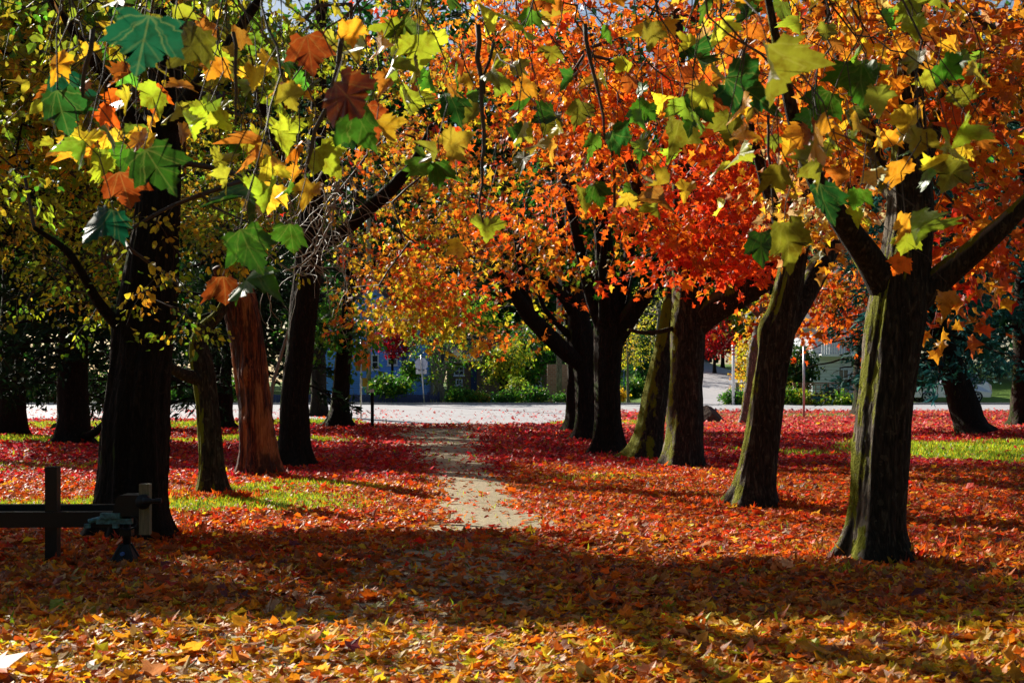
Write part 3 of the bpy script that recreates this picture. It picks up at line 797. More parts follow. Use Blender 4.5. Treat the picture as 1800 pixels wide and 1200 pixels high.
# ---- overhanging plane tree whose leaves hang close to the camera
def plane_tree():
    base = np.array([-7.5, 1.5, 0.0])
    root = empty("plane_tree", base, "plane tree whose twigs of large green and yellow lobed leaves hang nearest the camera", "tree")
    T = np.array([[-7.5, 1.5, -0.1, .34], [-7.45, 1.6, 2.0, .28], [-7.2, 1.9, 4.0, .24], [-6.8, 2.4, 6.0, .2], [-6.3, 3.0, 8.5, .12]])
    woody("trunk", T, M['bark_pale'], root, 0.4, 24, 0.12, 41)
    limbs = [np.array([[-7.1, 2.0, 4.2, .16], [-5.5, 3.2, 4.9, .12], [-3.6, 4.6, 5.1, .09], [-1.4, 5.8, 5.0, .06], [.8, 6.8, 4.9, .045], [3.2, 7.6, 4.8, .03], [5.2, 8.0, 4.7, .02]]),
             np.array([[-6.9, 2.3, 5.2, .13], [-5.0, 4.6, 5.0, .09], [-3.4, 6.4, 4.9, .06], [-1.8, 7.6, 4.7, .04], [0.2, 8.2, 4.6, .02]]),
             np.array([[-7.1, 2.0, 4.0, .12], [-5.6, 3.6, 4.1, .08], [-4.2, 4.6, 4.0, .06], [-2.6, 5.0, 3.9, .04], [-1.0, 5.2, 3.9, .02]]),
             np.array([[-1.6, 5.7, 5.05, .05], [0.4, 5.2, 4.6, .04], [2.2, 5.4, 4.4, .03], [4.2, 6.2, 4.3, .015]])]
    for i, l in enumerate(limbs): woody("limb", l, M['bark_dark'], root, 0, 10, 0.12, 50 + i)
    nodes = skeleton_nodes(limbs, 0.3)
    A = [(255, 82, 62, 'teal'), (330, 88, 50, 'olive'), (620, 178, 62, 'rust'), (640, 228, 50, 'green'), (577, 284, 36, 'ygreen'), (282, 302, 55, 'green'), (222, 335, 40, 'rust'),
         (176, 402, 48, 'teal'), (440, 442, 48, 'green'), (432, 503, 52, 'green'), (511, 422, 36, 'green'), (430, 268, 32, 'green'), (434, 345, 40, 'dgreen'), (770, 310, 32, 'green'),
         (798, 438, 18, 'yellow'), (856, 402, 26, 'ygreen'), (1128, 215, 32, 'green'), (1215, 195, 36, 'green'), (1190, 242, 36, 'olive'), (1360, 132, 62, 'olive'), (1308, 152, 42, 'dgreen'),
         (1282, 232, 36, 'olive'), (1432, 252, 48, 'gold'), (1442, 188, 34, 'green'), (1512, 150, 42, 'green'), (1447, 362, 44, 'dgreen'), (1392, 428, 46, 'olive'), (1336, 436, 36, 'green'),
         (1602, 220, 36, 'yellow'), (1560, 250, 28, 'gold'), (1586, 310, 34, 'gold'), (1580, 468, 22, 'orange'), (1592, 430, 26, 'ygreen'), (1666, 528, 22, 'gold'), (1638, 268, 20, 'orange'),
         (1534, 320, 26, 'pale'), (1672, 466, 20, 'green'), (932, 188, 32, 'green'), (1052, 345, 24, 'green'), (1028, 350, 24, 'olive'), (905, 240, 22, 'green'), (735, 92, 36, 'ygreen'),
         (700, 70, 34, 'ygreen'), (385, 198, 30, 'ygreen'), (350, 206, 26, 'ygreen'), (110, 200, 46, 'dgreen'), (104, 160, 40, 'teal'), (545, 100, 44, 'rust'), (200, 180, 24, 'orange'), (262, 170, 26, 'orange'),
         (130, 262, 28, 'yellow'), (165, 265, 30, 'gold'), (205, 250, 28, 'yellow'), (250, 255, 30, 'yellow'), (480, 345, 26, 'yellow'), (500, 235, 34, 'ygreen'), (395, 510, 30, 'rust'), (1440, 300, 44, 'olive'),
         (1670, 310, 34, 'olive'), (1690, 180, 34, 'olive'), (1250, 190, 32, 'rust'), (1410, 240, 34, 'gold'), (800, 190, 30, 'dgreen'), (830, 205, 28, 'olive'), (660, 210, 34, 'rust'), (1020, 200, 28, 'olive'), (960, 220, 24, 'olive')]
    px = [a[0] for a in A]; py = [a[1] for a in A]; sz = [a[2] for a in A]; col = [C[a[3]] for a in A]
    big = len(A)
    dk = dict(teal=.35, green=.5, dgreen=.8, rust=.5, olive=.55, ygreen=.75)  # shade on the listed leaves is put into their colour
    col = [tuple(q * dk.get(a[3], .9) for q in c) for a, c in zip(A, col)]
    nbx = 170; px += list(rng.uniform(60, 1760, nbx)); py += list(rng.uniform(10, 300, nbx) - rng.random(nbx) * 40); sz += list(rng.uniform(15, 27, nbx))
    col += list(pal([('ygreen', 1.6), ('yellow', 1), ('olive', 2.4), ('gold', 1), ('rust', 1.8), ('green', 2.6), ('dgreen', 1.4)], nbx))
    bands = [(300, 150, 230, 100, 26), (700, 110, 240, 60, 20), (180, 260, 90, 60, 16), (470, 300, 90, 70, 16), (1560, 330, 110, 100, 12),
             (900, -140, 950, 130, 420), (1250, 330, 180, 60, 10)]
    for (cx, cy, rx, ry, n) in bands:
        a = rng.uniform(0, 6.283, n); r = np.sqrt(rng.random(n))
        X = cx + rx * r * np.cos(a); Y = cy + ry * r * np.sin(a)
        px += list(X); py += list(Y); sz += list(rng.uniform(15, 27, n))
        spec = [('ygreen', 3), ('yellow', 3), ('olive', 1.5), ('gold', 1.5), ('rust', 1), ('green', 1.2), ('orange', 0.5)] if cx < 1000 else [('olive', 2), ('gold', 2), ('green', 2), ('rust', 1.5), ('yellow', 1), ('ygreen', 1)]
        col += list(pal(spec, n))
    px = np.array(px, float); py = np.array(py, float); sz = np.array(sz, float); col = np.array(col)
    sz[:big] *= .9
    n = len(px)
    real = np.concatenate([rng.uniform(0.185, 0.215, big), rng.uniform(0.11, 0.19, n - big)])
    d = np.clip(real * F / (sz * 2.0), 2.6, 13.0)
    ctr = P(px, py, d)
    ax = rng.normal(0, 0.55, (n, 3)); ax[:, 2] -= 0.9; ax[:big] = rng.normal(0, 0.30, (big, 3)) + [0, 0, -0.9]
    nr = rng.normal(0, 0.8, (n, 3)); nr[:, 1] -= 0.5; nr[:, 2] += 0.3
    nr[:big] = rng.normal(0, 0.35, (big, 3)) + [0, -0.9, 0.25]
    ax = unit(ax)
    pos = ctr - ax * (real * 0.5)[:, None]
    kp = prune(pos); kp[:big] = True
    pos = pos[kp]; ax = ax[kp]; nr = nr[kp]; real = real[kp]; col = col[kp]; n = len(pos)
    fo = MB()
    # dead brown leaves curl more
    leaves(fo, pos, ax, nr, real, np.clip(col * np.exp(rng.normal(0, .15, (n, 1))), 0, .9), PLANE, curl=0.75, uv=True, droop=0.45, jag=0.045)
    fo.build("foliage", M['leafbig'], root, True)
    # petioles, then twigs that hang from the limbs; leaves share twigs
    tw = MB()
    tops = pos + unit(rng.normal(0, 0.4, (n, 3)) + [0, 0, 1.0]) * (real * 0.45)[:, None]
    tw.segs(pos, tops, 0.0024, 0.0018, 4)
    a, b, load, frm = connect(nodes, tops, np.array([-7.0, 2.0, 6.5]), 0.12, 0.16, above=1.6)
    rr = np.clip(0.0026 * load ** 0.4, 0.0024, 0.010)
    tw.segs(a, b, rr * 1.05, rr, 5)
    # three long bare hanging switches seen against the orange leaves
    for rows in ([(838, 40, 13), (846, 110, 12), (850, 190, 10), (852, 280, 8), (846, 330, 6), (852, 390, 4)], [(1022, 40, 11), (1042, 120, 9), (1062, 180, 7), (1066, 240, 5)], [(600, 50, 13), (590, 130, 11), (565, 220, 10), (540, 290, 8)],
                 [(160, 50, 12), (150, 130, 10), (135, 210, 9), (100, 260, 7)], [(868, 70, 8), (850, 170, 6)], [(1352, 200, 7), (1356, 290, 6), (1362, 380, 4)], [(415, 55, 9), (416, 150, 7), (412, 220, 5)]):
        l = px_line(rows, 6.2); l = curve_pts(l, 0.08); l[:, :3] += rng.normal(0, 0.008, (len(l), 3)); MB().tube(l[:, :3], l[:, 3] * 0.8, 7).build("hanging_twig", M['twig'], root, True)
    tw.build("branches", M['twig'], root, True)
plane_tree()

# crowns whose shade falls on the foreground, and unseen trees added behind the viewpoint to block sky light
def ground_to_crown(px0, px1, py0, py1, n, z0, z1):
    px = rng.uniform(px0, px1, n); d = F * EYE / (rng.uniform(py0, py1, n) - HY)
    g = np.stack([(px - HX) / F * d, d, np.zeros(n)], -1)
    z = rng.uniform(z0, z1, n)
    return g + SDIR[None] * (z / SDIR[2])[:, None]
def shade_tree(label, x, y, clouds, spec, leaf=.16, k=14, r=.3, h=9.0, seed=1, bark='bark_dark'):
    g = float(terr(x, y)); root = empty("maple_tree", (x, y, g), label, "tree", "park trees outside the view")
    T = np.array([[x, y, g - .1, r], [x + .1, y, h * .3, r * .8], [x + .2, y + .1, h * .65, r * .55], [x + .3, y, h, r * .15]])
    woody("trunk", T, M[bark], root, .4, 20, .15, seed)
    c = np.concatenate(clouds); c = c[prune(c)]; a, b, load, frm = connect(skeleton_nodes([T[1:]]), c, T[2][:3], .5, .05)
    tw = MB(); fo = MB(); rr = np.clip(.003 * load ** .5, .003, .03); tw.segs(a, b, rr, rr * .9, 4)
    sprays(fo, tw, c, frm, spec, leaf, k, MAPLE_S, spread=leaf * 3)
    tw.build("branches", M['bark_dark'], root, True); fo.build("foliage", M['leaf'], root, False)
shade_tree("maple left of the frame whose crown shades the foreground leaves", -13.5, 19.0,
    [ground_to_crown(60, 1000, 955, 1092, 1300, 4.5, 9.5), ground_to_crown(60, 560, 950, 1075, 700, 4.5, 9.5), ground_to_crown(1000, 1750, 1015, 1092, 460, 5.5, 10)], OLIVE + [('gold', 2)], seed=71)
shade_tree("maple further left whose crown shades the middle of the path", -15.5, 33.0,
    [ground_to_crown(60, 760, 792, 828, 700, 5, 11), ground_to_crown(640, 1080, 752, 832, 600, 6, 12)], OLIVE + [('gold', 2)], seed=72, h=11)
for i, (x, y, w) in enumerate([(-9, -7, 4.5), (0, -11, 5), (9, -8, 4.5), (-16, -2, 4), (16, 0, 4.5), (4, -20, 6), (-8, -20, 6), (18, -14, 6), (-20, -14, 6)]):
    n = 430; u = unit(rng.normal(0, 1, (n, 3))) * rng.uniform(.4, 1, (n, 1)) ** .5
    shade_tree(["unseen tree added behind the viewpoint, left of centre", "unseen tree added straight behind the viewpoint", "unseen tree added behind the viewpoint, right of centre", "unseen tree added level with the viewpoint on the far left", "unseen tree added level with the viewpoint on the far right",
                "unseen second row tree added behind the viewpoint, right", "unseen second row tree added behind the viewpoint, left", "unseen corner tree added behind the viewpoint, far right", "unseen corner tree added behind the viewpoint, far left"][i],
               x, y, [np.array([x, y, 6.2]) + u * [w, w, 4.6]], GREENS, .34, 13, .3, 9, 80 + i)

# bare tangle of pale twigs on the left
def tangle():
    base = G(470, 800)
    root = empty("bare_shrub", base, "leafless tangle of pale grey twigs arching in front of the straight black trunk", "shrub")
    tw = MB()
    for i in range(100):
        p = P(rng.uniform(450, 620), rng.uniform(250, 470), rng.uniform(21.5, 24.5))
        v = np.array([rng.normal(0.1, .5), rng.normal(0, .4), rng.normal(-0.5, 0.5)])
        pts = [p]
        for k in range(9):
            v = v + rng.normal(0, 0.28, 3); v[2] -= 0.05; v /= np.linalg.norm(v); pts.append(pts[-1] + v * 0.16)
        tw.tube(np.array(pts), np.linspace(0.008, 0.003, 10), 4, cap=False)
    for rows in ([(592, 320, 5), (585, 390, 5), (560, 430, 5), (545, 455, 4), (520, 470, 3), (495, 478, 3)], [(600, 300, 5), (590, 350, 5), (565, 400, 4), (540, 440, 4), (535, 450, 3)], [(590, 330, 4), (575, 370, 4), (556, 400, 3)],
                 [(506, 340, 4), (512, 360, 3), (508, 378, 3)]):
        l = px_line(rows, 22.5); l = curve_pts(l, 0.06); l[:, :3] += rng.normal(0, 0.012, (len(l), 3)); tw.tube(l[:, :3], l[:, 3] * 0.75, 6)
    stem = np.array([[base[0], base[1], 0, .05], [base[0] + .1, base[1], 1.5, .04], [base[0] + .5, base[1] + .2, 3.0, .03], [base[0] + .9, base[1] + .3, 4.6, .015]])
    woody("stem", stem, M['twig_pale'], root, 0.2, 8, 0.15, 61)
    tw.build("twigs", M['twig_pale'], root, True)
tangle()

# ---- conifers
def conifer(label, x, y, h, rad, lo, seed, cols, n=900, trunk_r=0.35, lean=(0, 0), clump=0.34, name="conifer_tree", group="dark conifers around the park", bare=0, swept=None):
    r_ = np.random.default_rng(seed)
    g = float(terr(x, y))
    root = empty(name, (x, y, g), label, "tree", group)
    k = 8
    T = np.array([[x + lean[0] * t, y + lean[1] * t, g - .05 + h * t, trunk_r * (1 - t * 0.93)] for t in np.linspace(0, 1, k)])
    woody("trunk", T, M['bark_dark'], root, 0.5, 20, 0.25, seed)
    tw = MB(); fo = MB()
    nb = max(20, n // 26)
    P0 = []; V = []; 
    for i in range(nb):
        t = lo / h + (1 - lo / h) * (i + r_.random()) / nb
        o = np.array([np.interp(t, np.linspace(0, 1, k), T[:, j]) for j in range(3)])
        a = r_.uniform(0, 6.283); L = rad * (1 - t) ** 0.75 * r_.uniform(0.65, 1.1) + 0.4
        dirv = np.array([math.cos(a), math.sin(a), r_.uniform(-0.1, 0.25)])
        s = np.linspace(0, 1, 9)
        pts = o + dirv * (s * L)[:, None]; pts[:, 2] -= 0.32 * L * s ** 2 * r_.uniform(0.5, 1.2)
        pts += r_.normal(0, 0.04, pts.shape)
        tw.tube(pts, np.linspace(0.028 + 0.012 * L, 0.008, 9), 5, cap=False)
        m = int(26 * (0.5 + L / rad))
        q = r_.uniform(0.15, 1.05, m); side = np.array([-dirv[1], dirv[0], 0])
        c = np.stack([np.interp(q, s, pts[:, j]) for j in range(3)], -1) + side * (r_.normal(0, 0.22, m) * L * (1.1 - q * 0.7))[:, None]
        c[:, 2] += r_.normal(-0.08, 0.10, m)
        P0.append(c); V.append(unit(dirv * 0.7 + side * r_.normal(0, 0.7, m)[:, None] + r_.normal(0, 0.25, (m, 3)) + [0, 0, -0.3]))
    P0 = np.concatenate(P0); V = np.concatenate(V); kp = prune(P0); P0 = P0[kp]; V = V[kp]; n = len(P0)
    per = 7
    pos = np.repeat(P0, per, 0) + rng.normal(0, clump * 0.28, (n * per, 3)); v = np.repeat(V, per, 0) + rng.normal(0, 0.45, (n * per, 3))
    nr = rng.normal(0, 0.6, (n * per, 3)) + [0, 0, 0.7]
    col = np.repeat(pal(cols, n, 0.3), per, 0)
    leaves(fo, pos, v, nr, clump * rng.uniform(0.5, 1.1, n * per), col, (QUAD[0] * [0.42, 1], QUAD[1]), curl=0.1)
    tw.build("branches", M['bark_dark'], root, True); fo.build("foliage", M['needle'], root, False)
    return root
C['spruce'] = (0.022, 0.14, 0.12); C['fir'] = (0.016, 0.050, 0.018); C['yew'] = (0.010, 0.028, 0.010)
DARK = [('yew', 3), ('fir', 2)]
def at(px, y): return (px - HX) / F * y
conifer("dark conifer at the left edge with a low curved branch over the grass", at(128, 35), 35, 13, 4.2, 2.1, 101, DARK, 1300, 0.42)
woody_root = bpy.data.objects["conifer_tree"]
woody("limb", px_line([(140, 768, 16, 34.8), (160, 765, 15, 34.6), (176, 752, 13, 34.4), (190, 735, 9, 34.2), (210, 705, 5, 34)], 34), M['bark_dark'], woody_root, 0, 10, 0.12, 5)
conifer("black conifer behind the slender mossy tree, boughs sweeping to the ground", at(388, 46), 46, 17, 4.6, 1.1, 102, DARK, 1700, 0.4)
conifer("dense dark conifer filling the gap behind the stripped trunk", at(462, 54), 53, 20, 5.0, 2.2, 103, DARK, 1700, 0.4)
conifer("tall black conifer behind the massive left trunk", at(250, 44), 44, 16, 4.5, 1.5, 104, DARK, 1500, 0.4)
conifer("dark conifer rising between the straight black trunk and the signpost", at(560, 58), 58, 20, 4.4, 3.0, 105, DARK, 1500, 0.35)
conifer("dark conifer beyond the left frame edge", at(20, 40), 40, 15, 4.8, 1.4, 106, DARK, 1300, 0.4)
PRUNE = False
conifer("blue spruce leaning at the right edge over the parked car", at(1712, 39), 39, 13, 3.7, 1.9, 107, [('spruce', 4), ('fir', 1)], 2600, 0.42, lean=(-3.6, 2), clump=0.30)
PRUNE = True
conifer("dark larch with thin drooping boughs in front of the white house", at(1512, 60), 60, 14, 3.6, 1.7, 108, [('fir', 2), ('yew', 2), ('olive', .5)], 420, 0.3, clump=0.26)
conifer("spruce beyond the right frame edge", at(1800, 46), 46, 15, 4.2, 2.0, 109, [('spruce', 3), ('fir', 2)], 1300, 0.42)

# ------------------------------------------------------------------ broadleaf trees across the road
def leafy(name, label, px, y, top_py, half_px, low_py, spec, n=260, leaf=0.3, k=12, trunk_w=12, bark='bark_dark', group="trees across the road", cat="tree", stems=1, dep=None, seed=1):
    global PRUNE
    PRUNE = y > 92
    x = at(px, y); g = float(terr(x, y))
    root = empty(name, (x, y, g), label, cat, group)
    r_ = np.random.default_rng(seed)
    zt = EYE + (HY - top_py) / F * y; zl = max(g + 0.15, EYE + (HY - low_py) / F * y)
    rx = half_px / F * y; cz = (zt + zl) / 2; rz = (zt - zl) / 2
    dep = dep or rx
    lines = []
    for s in range(stems):
        a = r_.uniform(-1, 1) * (0.35 if stems > 1 else 0.08)
        r0 = trunk_w / F * y / 2
        T = np.array([[x + (s - (stems - 1) / 2) * r0 * 1.5, y, g - .05, r0], [x + a * rx * .3, y, g + (cz - g) * .5, r0 * .8], [x + a * rx * .8, y + r_.normal(0, .2), cz, r0 * .55], [x + a * rx * 1.2, y + r_.normal(0, .3), zt - rz * .4, r0 * .2]])
        woody("trunk", T, M[bark], root, 0.3, 14, 0.2, seed + s); lines.append(T[1:])
    u = rng.normal(0, 1, (n, 3)); u = unit(u) * (rng.uniform(0.15, 1, (n, 1)) ** 0.45)
    lump = 1 + 0.22 * np.sin(u[:, :1] * 5 + seed) * np.cos(u[:, 2:3] * 6 + seed * 2)
    c = np.array([x, y, cz]) + u * [rx, dep, rz] * lump
    nodes = skeleton_nodes(lines, 0.3)
    a, b, load, frm = connect(nodes, c, lines[0][-1][:3], 0.6)
    tw = MB(); fo = MB()
    rr = np.clip(0.008 * load ** 0.5, 0.008, 0.09); tw.segs(a, b, rr, rr * .9, 4)
    sprays(fo, tw, c, frm, spec, leaf, k, QUAD if leaf > 0.12 else OVAL, spread=leaf * 2.6)
    tw.build("branches", M[bark], root, True)
    fo.build("foliage", M['leaf'], root, False)
    PRUNE = True
    return root

FG = [('dgreen', 4), ('green', 2), ('fir', 3)]
BG = "distant trees behind the houses"
far = [(150, 95, -60, 260, 640, FG), (420, 100, -80, 260, 640, FG), (640, 105, 60, 170, 620, FG), (820, 110, 20, 190, 630, FG), (1010, 105, -40, 200, 640, FG), (1210, 118, 10, 180, 600, FG), (1400, 110, -30, 200, 610, FG), (1600, 108, -60, 220, 620, FG), (1820, 100, -40, 200, 640, FG), (-80, 95, -40, 220, 640, FG)]
names = ["far dark tree mass behind the left conifers", "far tall tree above the straight black trunk", "far tree above the blue house roof", "far tree behind the brown house", "far tree behind the dark trunk clump",
         "far tree at the top of the side street", "far tree above the timber trellis fence", "far tree behind the white house", "far tree beyond the right edge", "far tree beyond the left edge"]
for i, (px, y, tp, hp, lp, sp) in enumerate(far):
    tp = tp * 0.5 + 270
    leafy("broadleaf_tree", names[i], px, y, tp, hp, lp, sp, 480, 0.62, 13, 14, seed=200 + i, group=BG, dep=4.5)
far2 = [(i * 170 - 60, 135 + (i % 3) * 6) for i in range(12)]
for i, (px, y) in enumerate(far2):
    leafy("broadleaf_tree", ["tall backmost tree left of the massive trunk", "tall backmost tree over the massive trunk", "tall backmost tree over the slender mossy tree", "tall backmost tree over the stripped trunk",
          "tall backmost tree over the signpost", "tall backmost tree over the path", "tall backmost tree over the round shrub", "tall backmost tree over the middle clump", "tall backmost tree over the upright maple",
          "tall backmost tree over the forked maple", "tall backmost tree over the nearest maple", "tall backmost tree over the parked car"][i],
          px, y, -60 + (i % 4) * 30, 150, 560, FG, 420, 0.95, 13, 10, seed=300 + i, group=BG, dep=4)

leafy("broadleaf_tree", "grey multi-stemmed tree beside the stop sign with thin green leaves", 772, 73, 560, 62, 690, [('green', 3), ('ygreen', 1), ('olive', 1), ('dgreen', 2)], 170, 0.13, 10, 12, 'bark_pale', stems=4, seed=31)
leafy("broadleaf_tree", "yellow-green domed tree in front of the brown house", 885, 78, 603, 46, 672, [('ygreen', 3), ('yellow', 2), ('green', 2), ('dgreen', 2)], 230, 0.15, 13, 8, seed=32, stems=3)
leafy("broadleaf_tree", "dark green tree between the domed tree and the utility pole", 935, 84, 560, 50, 680, [('dgreen', 3), ('green', 3), ('olive', 1)], 240, 0.22, 12, 8, seed=33)
leafy("broadleaf_tree", "dark leafy tree above the grey multi-stemmed tree", 810, 90, 520, 75, 620, [('green', 3), ('ygreen', 2), ('dgreen', 1.5)], 260, 0.3, 12, 8, seed=34)
leafy("japanese_maple", "crimson maple against the blue house wall", 690, 76, 560, 44, 622, [('crimson', 4), ('red', 1.5), ('plum', 1)], 300, 0.13, 13, 6, seed=35)
leafy("young_tree", "thin young street tree with sparse yellow leaves on a small lawn", 1104, 74, 570, 34, 650, [('ygreen', 3), ('yellow', 3), ('olive', 2)], 80, 0.11, 8, 4.5, 'bark_pale', seed=36)
leafy("broadleaf_tree", "pale bare-branched tree with a haze of yellow leaves behind the young street tree", 1150, 88, 500, 62, 640, [('ygreen', 3), ('olive', 3), ('yellow', 2), ('pale', 1)], 200, 0.13, 8, 9, 'bark_pale', seed=37, stems=3)
leafy("broadleaf_tree", "golden leafy tree beside the white pole", 1320, 78, 590, 34, 690, [('yellow', 3), ('gold', 3), ('ygreen', 2)], 130, 0.15, 12, 6, seed=38)
leafy("broadleaf_tree", "red-leaved tree over the side street", 1256, 92, 560, 34, 625, [('red', 3), ('crimson', 2), ('verm', 1)], 110, 0.2, 12, 6, seed=39)
leafy("broadleaf_tree", "yellow-green tree behind the red tree at the side street", 1270, 104, 500, 60, 610, [('ygreen', 3), ('yellow', 2), ('olive', 2)], 200, 0.22, 11, 7, seed=40)
leafy("cypress_tree", "narrow dark green column tree left of the leaning trunk", 1128, 86, 590, 13, 690, [('dgreen', 3), ('fir', 3)], 120, 0.16, 13, 5, seed=42)

# bushes
SH = "shrubs along the far side of the road"
def bush(label, px, y, w, top, spec, n=110, leaf=0.10, low=714):
    return leafy("shrub", label, px, y, top, w / 2, low, spec, int(n * 1.3), leaf * 1.15, 16, 2, seed=int(px), group=SH, cat="shrub")
DG = [('dgreen', 3), ('green', 3), ('ygreen', 0.6)]
bush("wide dark hedge shrub under the blue house windows", 684, 71.5, 66, 662, DG, 200, 0.12, 698)
bush("clipped round shrub at the foot of the brown house", 807, 70.6, 36, 684, DG, 130)
bush("loose low shrub right of the clipped round one", 842, 71, 32, 690, [('green', 3), ('olive', 2), ('rust', .5)], 70)
bush("small dark shrub in front of the teal planter", 888, 70.6, 30, 686, DG, 90)
bush("tall thin shrub behind the small dark one", 910, 72, 34, 668, [('olive', 2), ('green', 2)], 80)
bush("rounded shrub left of the utility pole", 940, 70.6, 34, 684, DG, 130)
bush("low shrub at the foot of the utility pole", 990, 71, 26, 698, DG, 60)
bush("small golden shrub on the corner lawn", 1091, 76, 12, 688, [('yellow', 3), ('gold', 2)], 40)
bush("leafy shrub behind the young street tree", 1112, 80, 34, 668, DG, 90, 0.12, 700)
bush("dark shrub against the column tree", 1140, 80, 30, 680, DG, 70, 0.12, 702)
bush("broad green shrub at the foot of the white pole", 1296, 70.4, 50, 690, DG, 130)
bush("green shrub under the left end of the trellis fence", 1385, 70.2, 50, 684, [('green', 3), ('ygreen', 1), ('dgreen', 2)], 130)
bush("yellowish flowering shrub in front of the trellis fence", 1425, 69.6, 44, 694, [('ygreen', 3), ('yellow', 1), ('green', 2), ('rust', .5)], 100)
bush("bright green shrub at the right end of the trellis fence", 1480, 69.6, 46, 692, [('ygreen', 2), ('green', 3)], 100)
bush("tall dark shrub between the forked maple and the trellis fence", 1400, 76, 50, 610, [('dgreen', 3), ('fir', 2), ('olive', 1)], 200, 0.16)
bush("green shrub beside the blue house door", 722, 73, 22, 634, DG, 60, 0.1, 668)
bush("hedge far behind the slender mossy tree", 300, 76, 260, 660, DG, 420, 0.2)
bush("hedge far behind the left edge conifer", 60, 78, 240, 650, DG, 380, 0.2)

# ------------------------------------------------------------------ houses
def gable(mb, x0, x1, y0, y1, z0, z1, ov=0.4, along='x', th=0.16):
    """roof with real thickness; ridge runs along x or y"""
    if along == 'x':
        ym = (y0 + y1) / 2
        for (ya, yb) in ((y0 - ov, ym), (y1 + ov, ym)):
            dz = (z1 - z0) / abs(ym - y0) * ov
            v = [[x0 - ov, ya, z0 - dz], [x1 + ov, ya, z0 - dz], [x1 + ov, yb, z1], [x0 - ov, yb, z1]]
            w = [[a, b, c + th] for a, b, c in v]
            mb.add(v + w, [[0, 1, 2, 3], [4, 7, 6, 5], [0, 4, 5, 1], [1, 5, 6, 2], [2, 6, 7, 3], [3, 7, 4, 0]])
    else:
        xm = (x0 + x1) / 2
        for (xa, xb) in ((x0 - ov, xm), (x1 + ov, xm)):
            dz = (z1 - z0) / abs(xm - x0) * ov
            v = [[xa, y0 - ov, z0 - dz], [xa, y1 + ov, z0 - dz], [xb, y1 + ov, z1], [xb, y0 - ov, z1]]
            w = [[a, b, c + th] for a, b, c in v]
            mb.add(v + w, [[0, 1, 2, 3], [4, 7, 6, 5], [0, 4, 5, 1], [1, 5, 6, 2], [2, 6, 7, 3], [3, 7, 4, 0]])
def gable_wall(mb, x0, x1, y0, y1, zb, z0, z1, along):
    if along == 'y':
        xm = (x0 + x1) / 2
        f = [[x0, 0, zb], [x1, 0, zb], [x1, 0, z0], [xm, 0, z1], [x0, 0, z0]]
        v = [[a, y0, c] for a, _, c in f] + [[a, y1, c] for a, _, c in f]
    else:
        ym = (y0 + y1) / 2
        f = [[y0, zb], [y1, zb], [y1, z0], [ym, z1], [y0, z0]]
        v = [[x0, a, c] for a, c in f] + [[x1, a, c] for a, c in f]
    mb.add(v, [[0, 1, 6, 5], [1, 2, 7, 6], [2, 3, 8, 7], [3, 4, 9, 8], [4, 0, 5, 9]])
    mb.f.append(np.array([[0, 1, 2, 3, 4], [9, 8, 7, 6, 5]][:1]) + mb.n - 10); mb.f.append(np.array([[9, 8, 7, 6, 5]]) + mb.n - 10)
def window(parent, x0, x1, z0, z1, y, frame, bars=1, name="window"):
    f = MB(); t = 0.07
    f.box((x0 - t, y - .06, z0 - t), (x1 + t, y - .002, z0)); f.box((x0 - t, y - .06, z1), (x1 + t, y - .002, z1 + t))
    f.box((x0 - t, y - .06, z0), (x0, y - .002, z1)); f.box((x1, y - .06, z0), (x1 + t, y - .002, z1))
    for i in range(bars):
        xm = x0 + (x1 - x0) * (i + 1) / (bars + 1); f.box((xm - .02, y - .05, z0), (xm + .02, y - .025, z1))
    zm = (z0 + z1) / 2; f.box((x0, y - .045, zm - .02), (x1, y - .026, zm + .02))
    o = f.build(name, frame, parent)
    MB().box((x0, y - .022, z0), (x1, y - .004, z1)).build("pane", M['pane'], o)
    MB().box((x0 - .12, y - .12, z0 - .13), (x1 + .12, y - .062, z0 - t - .002)).build("sill", frame, o)
    return o
def Z(py, y): return EYE + (HY - py) / F * y

M['siding_blue'] = siding("blue_siding", (0.13, 0.33, 0.95)); M['siding_white'] = siding("white_siding", (0.62, 0.66, 0.74), 0.2); M['navy'] = simple("navy_boards", (0.015, 0.03, 0.10), 0.6, 0.3, 0, 8, 0.4, 0.3, (8, 8, 1))
M['roof'] = simple("roof_shingles", (0.05, 0.045, 0.045), 0.9, 0.2, 0, 14, 0.4, 0.6); M['brick'] = brick("brown_brick"); M['trim'] = simple("pale_trim", (0.55, 0.6, 0.7), 0.5)
M['plum'] = siding("plum_siding", (0.16, 0.05, 0.12)); M['brownwall'] = siding("brown_siding", (0.17, 0.11, 0.08), 0.18)

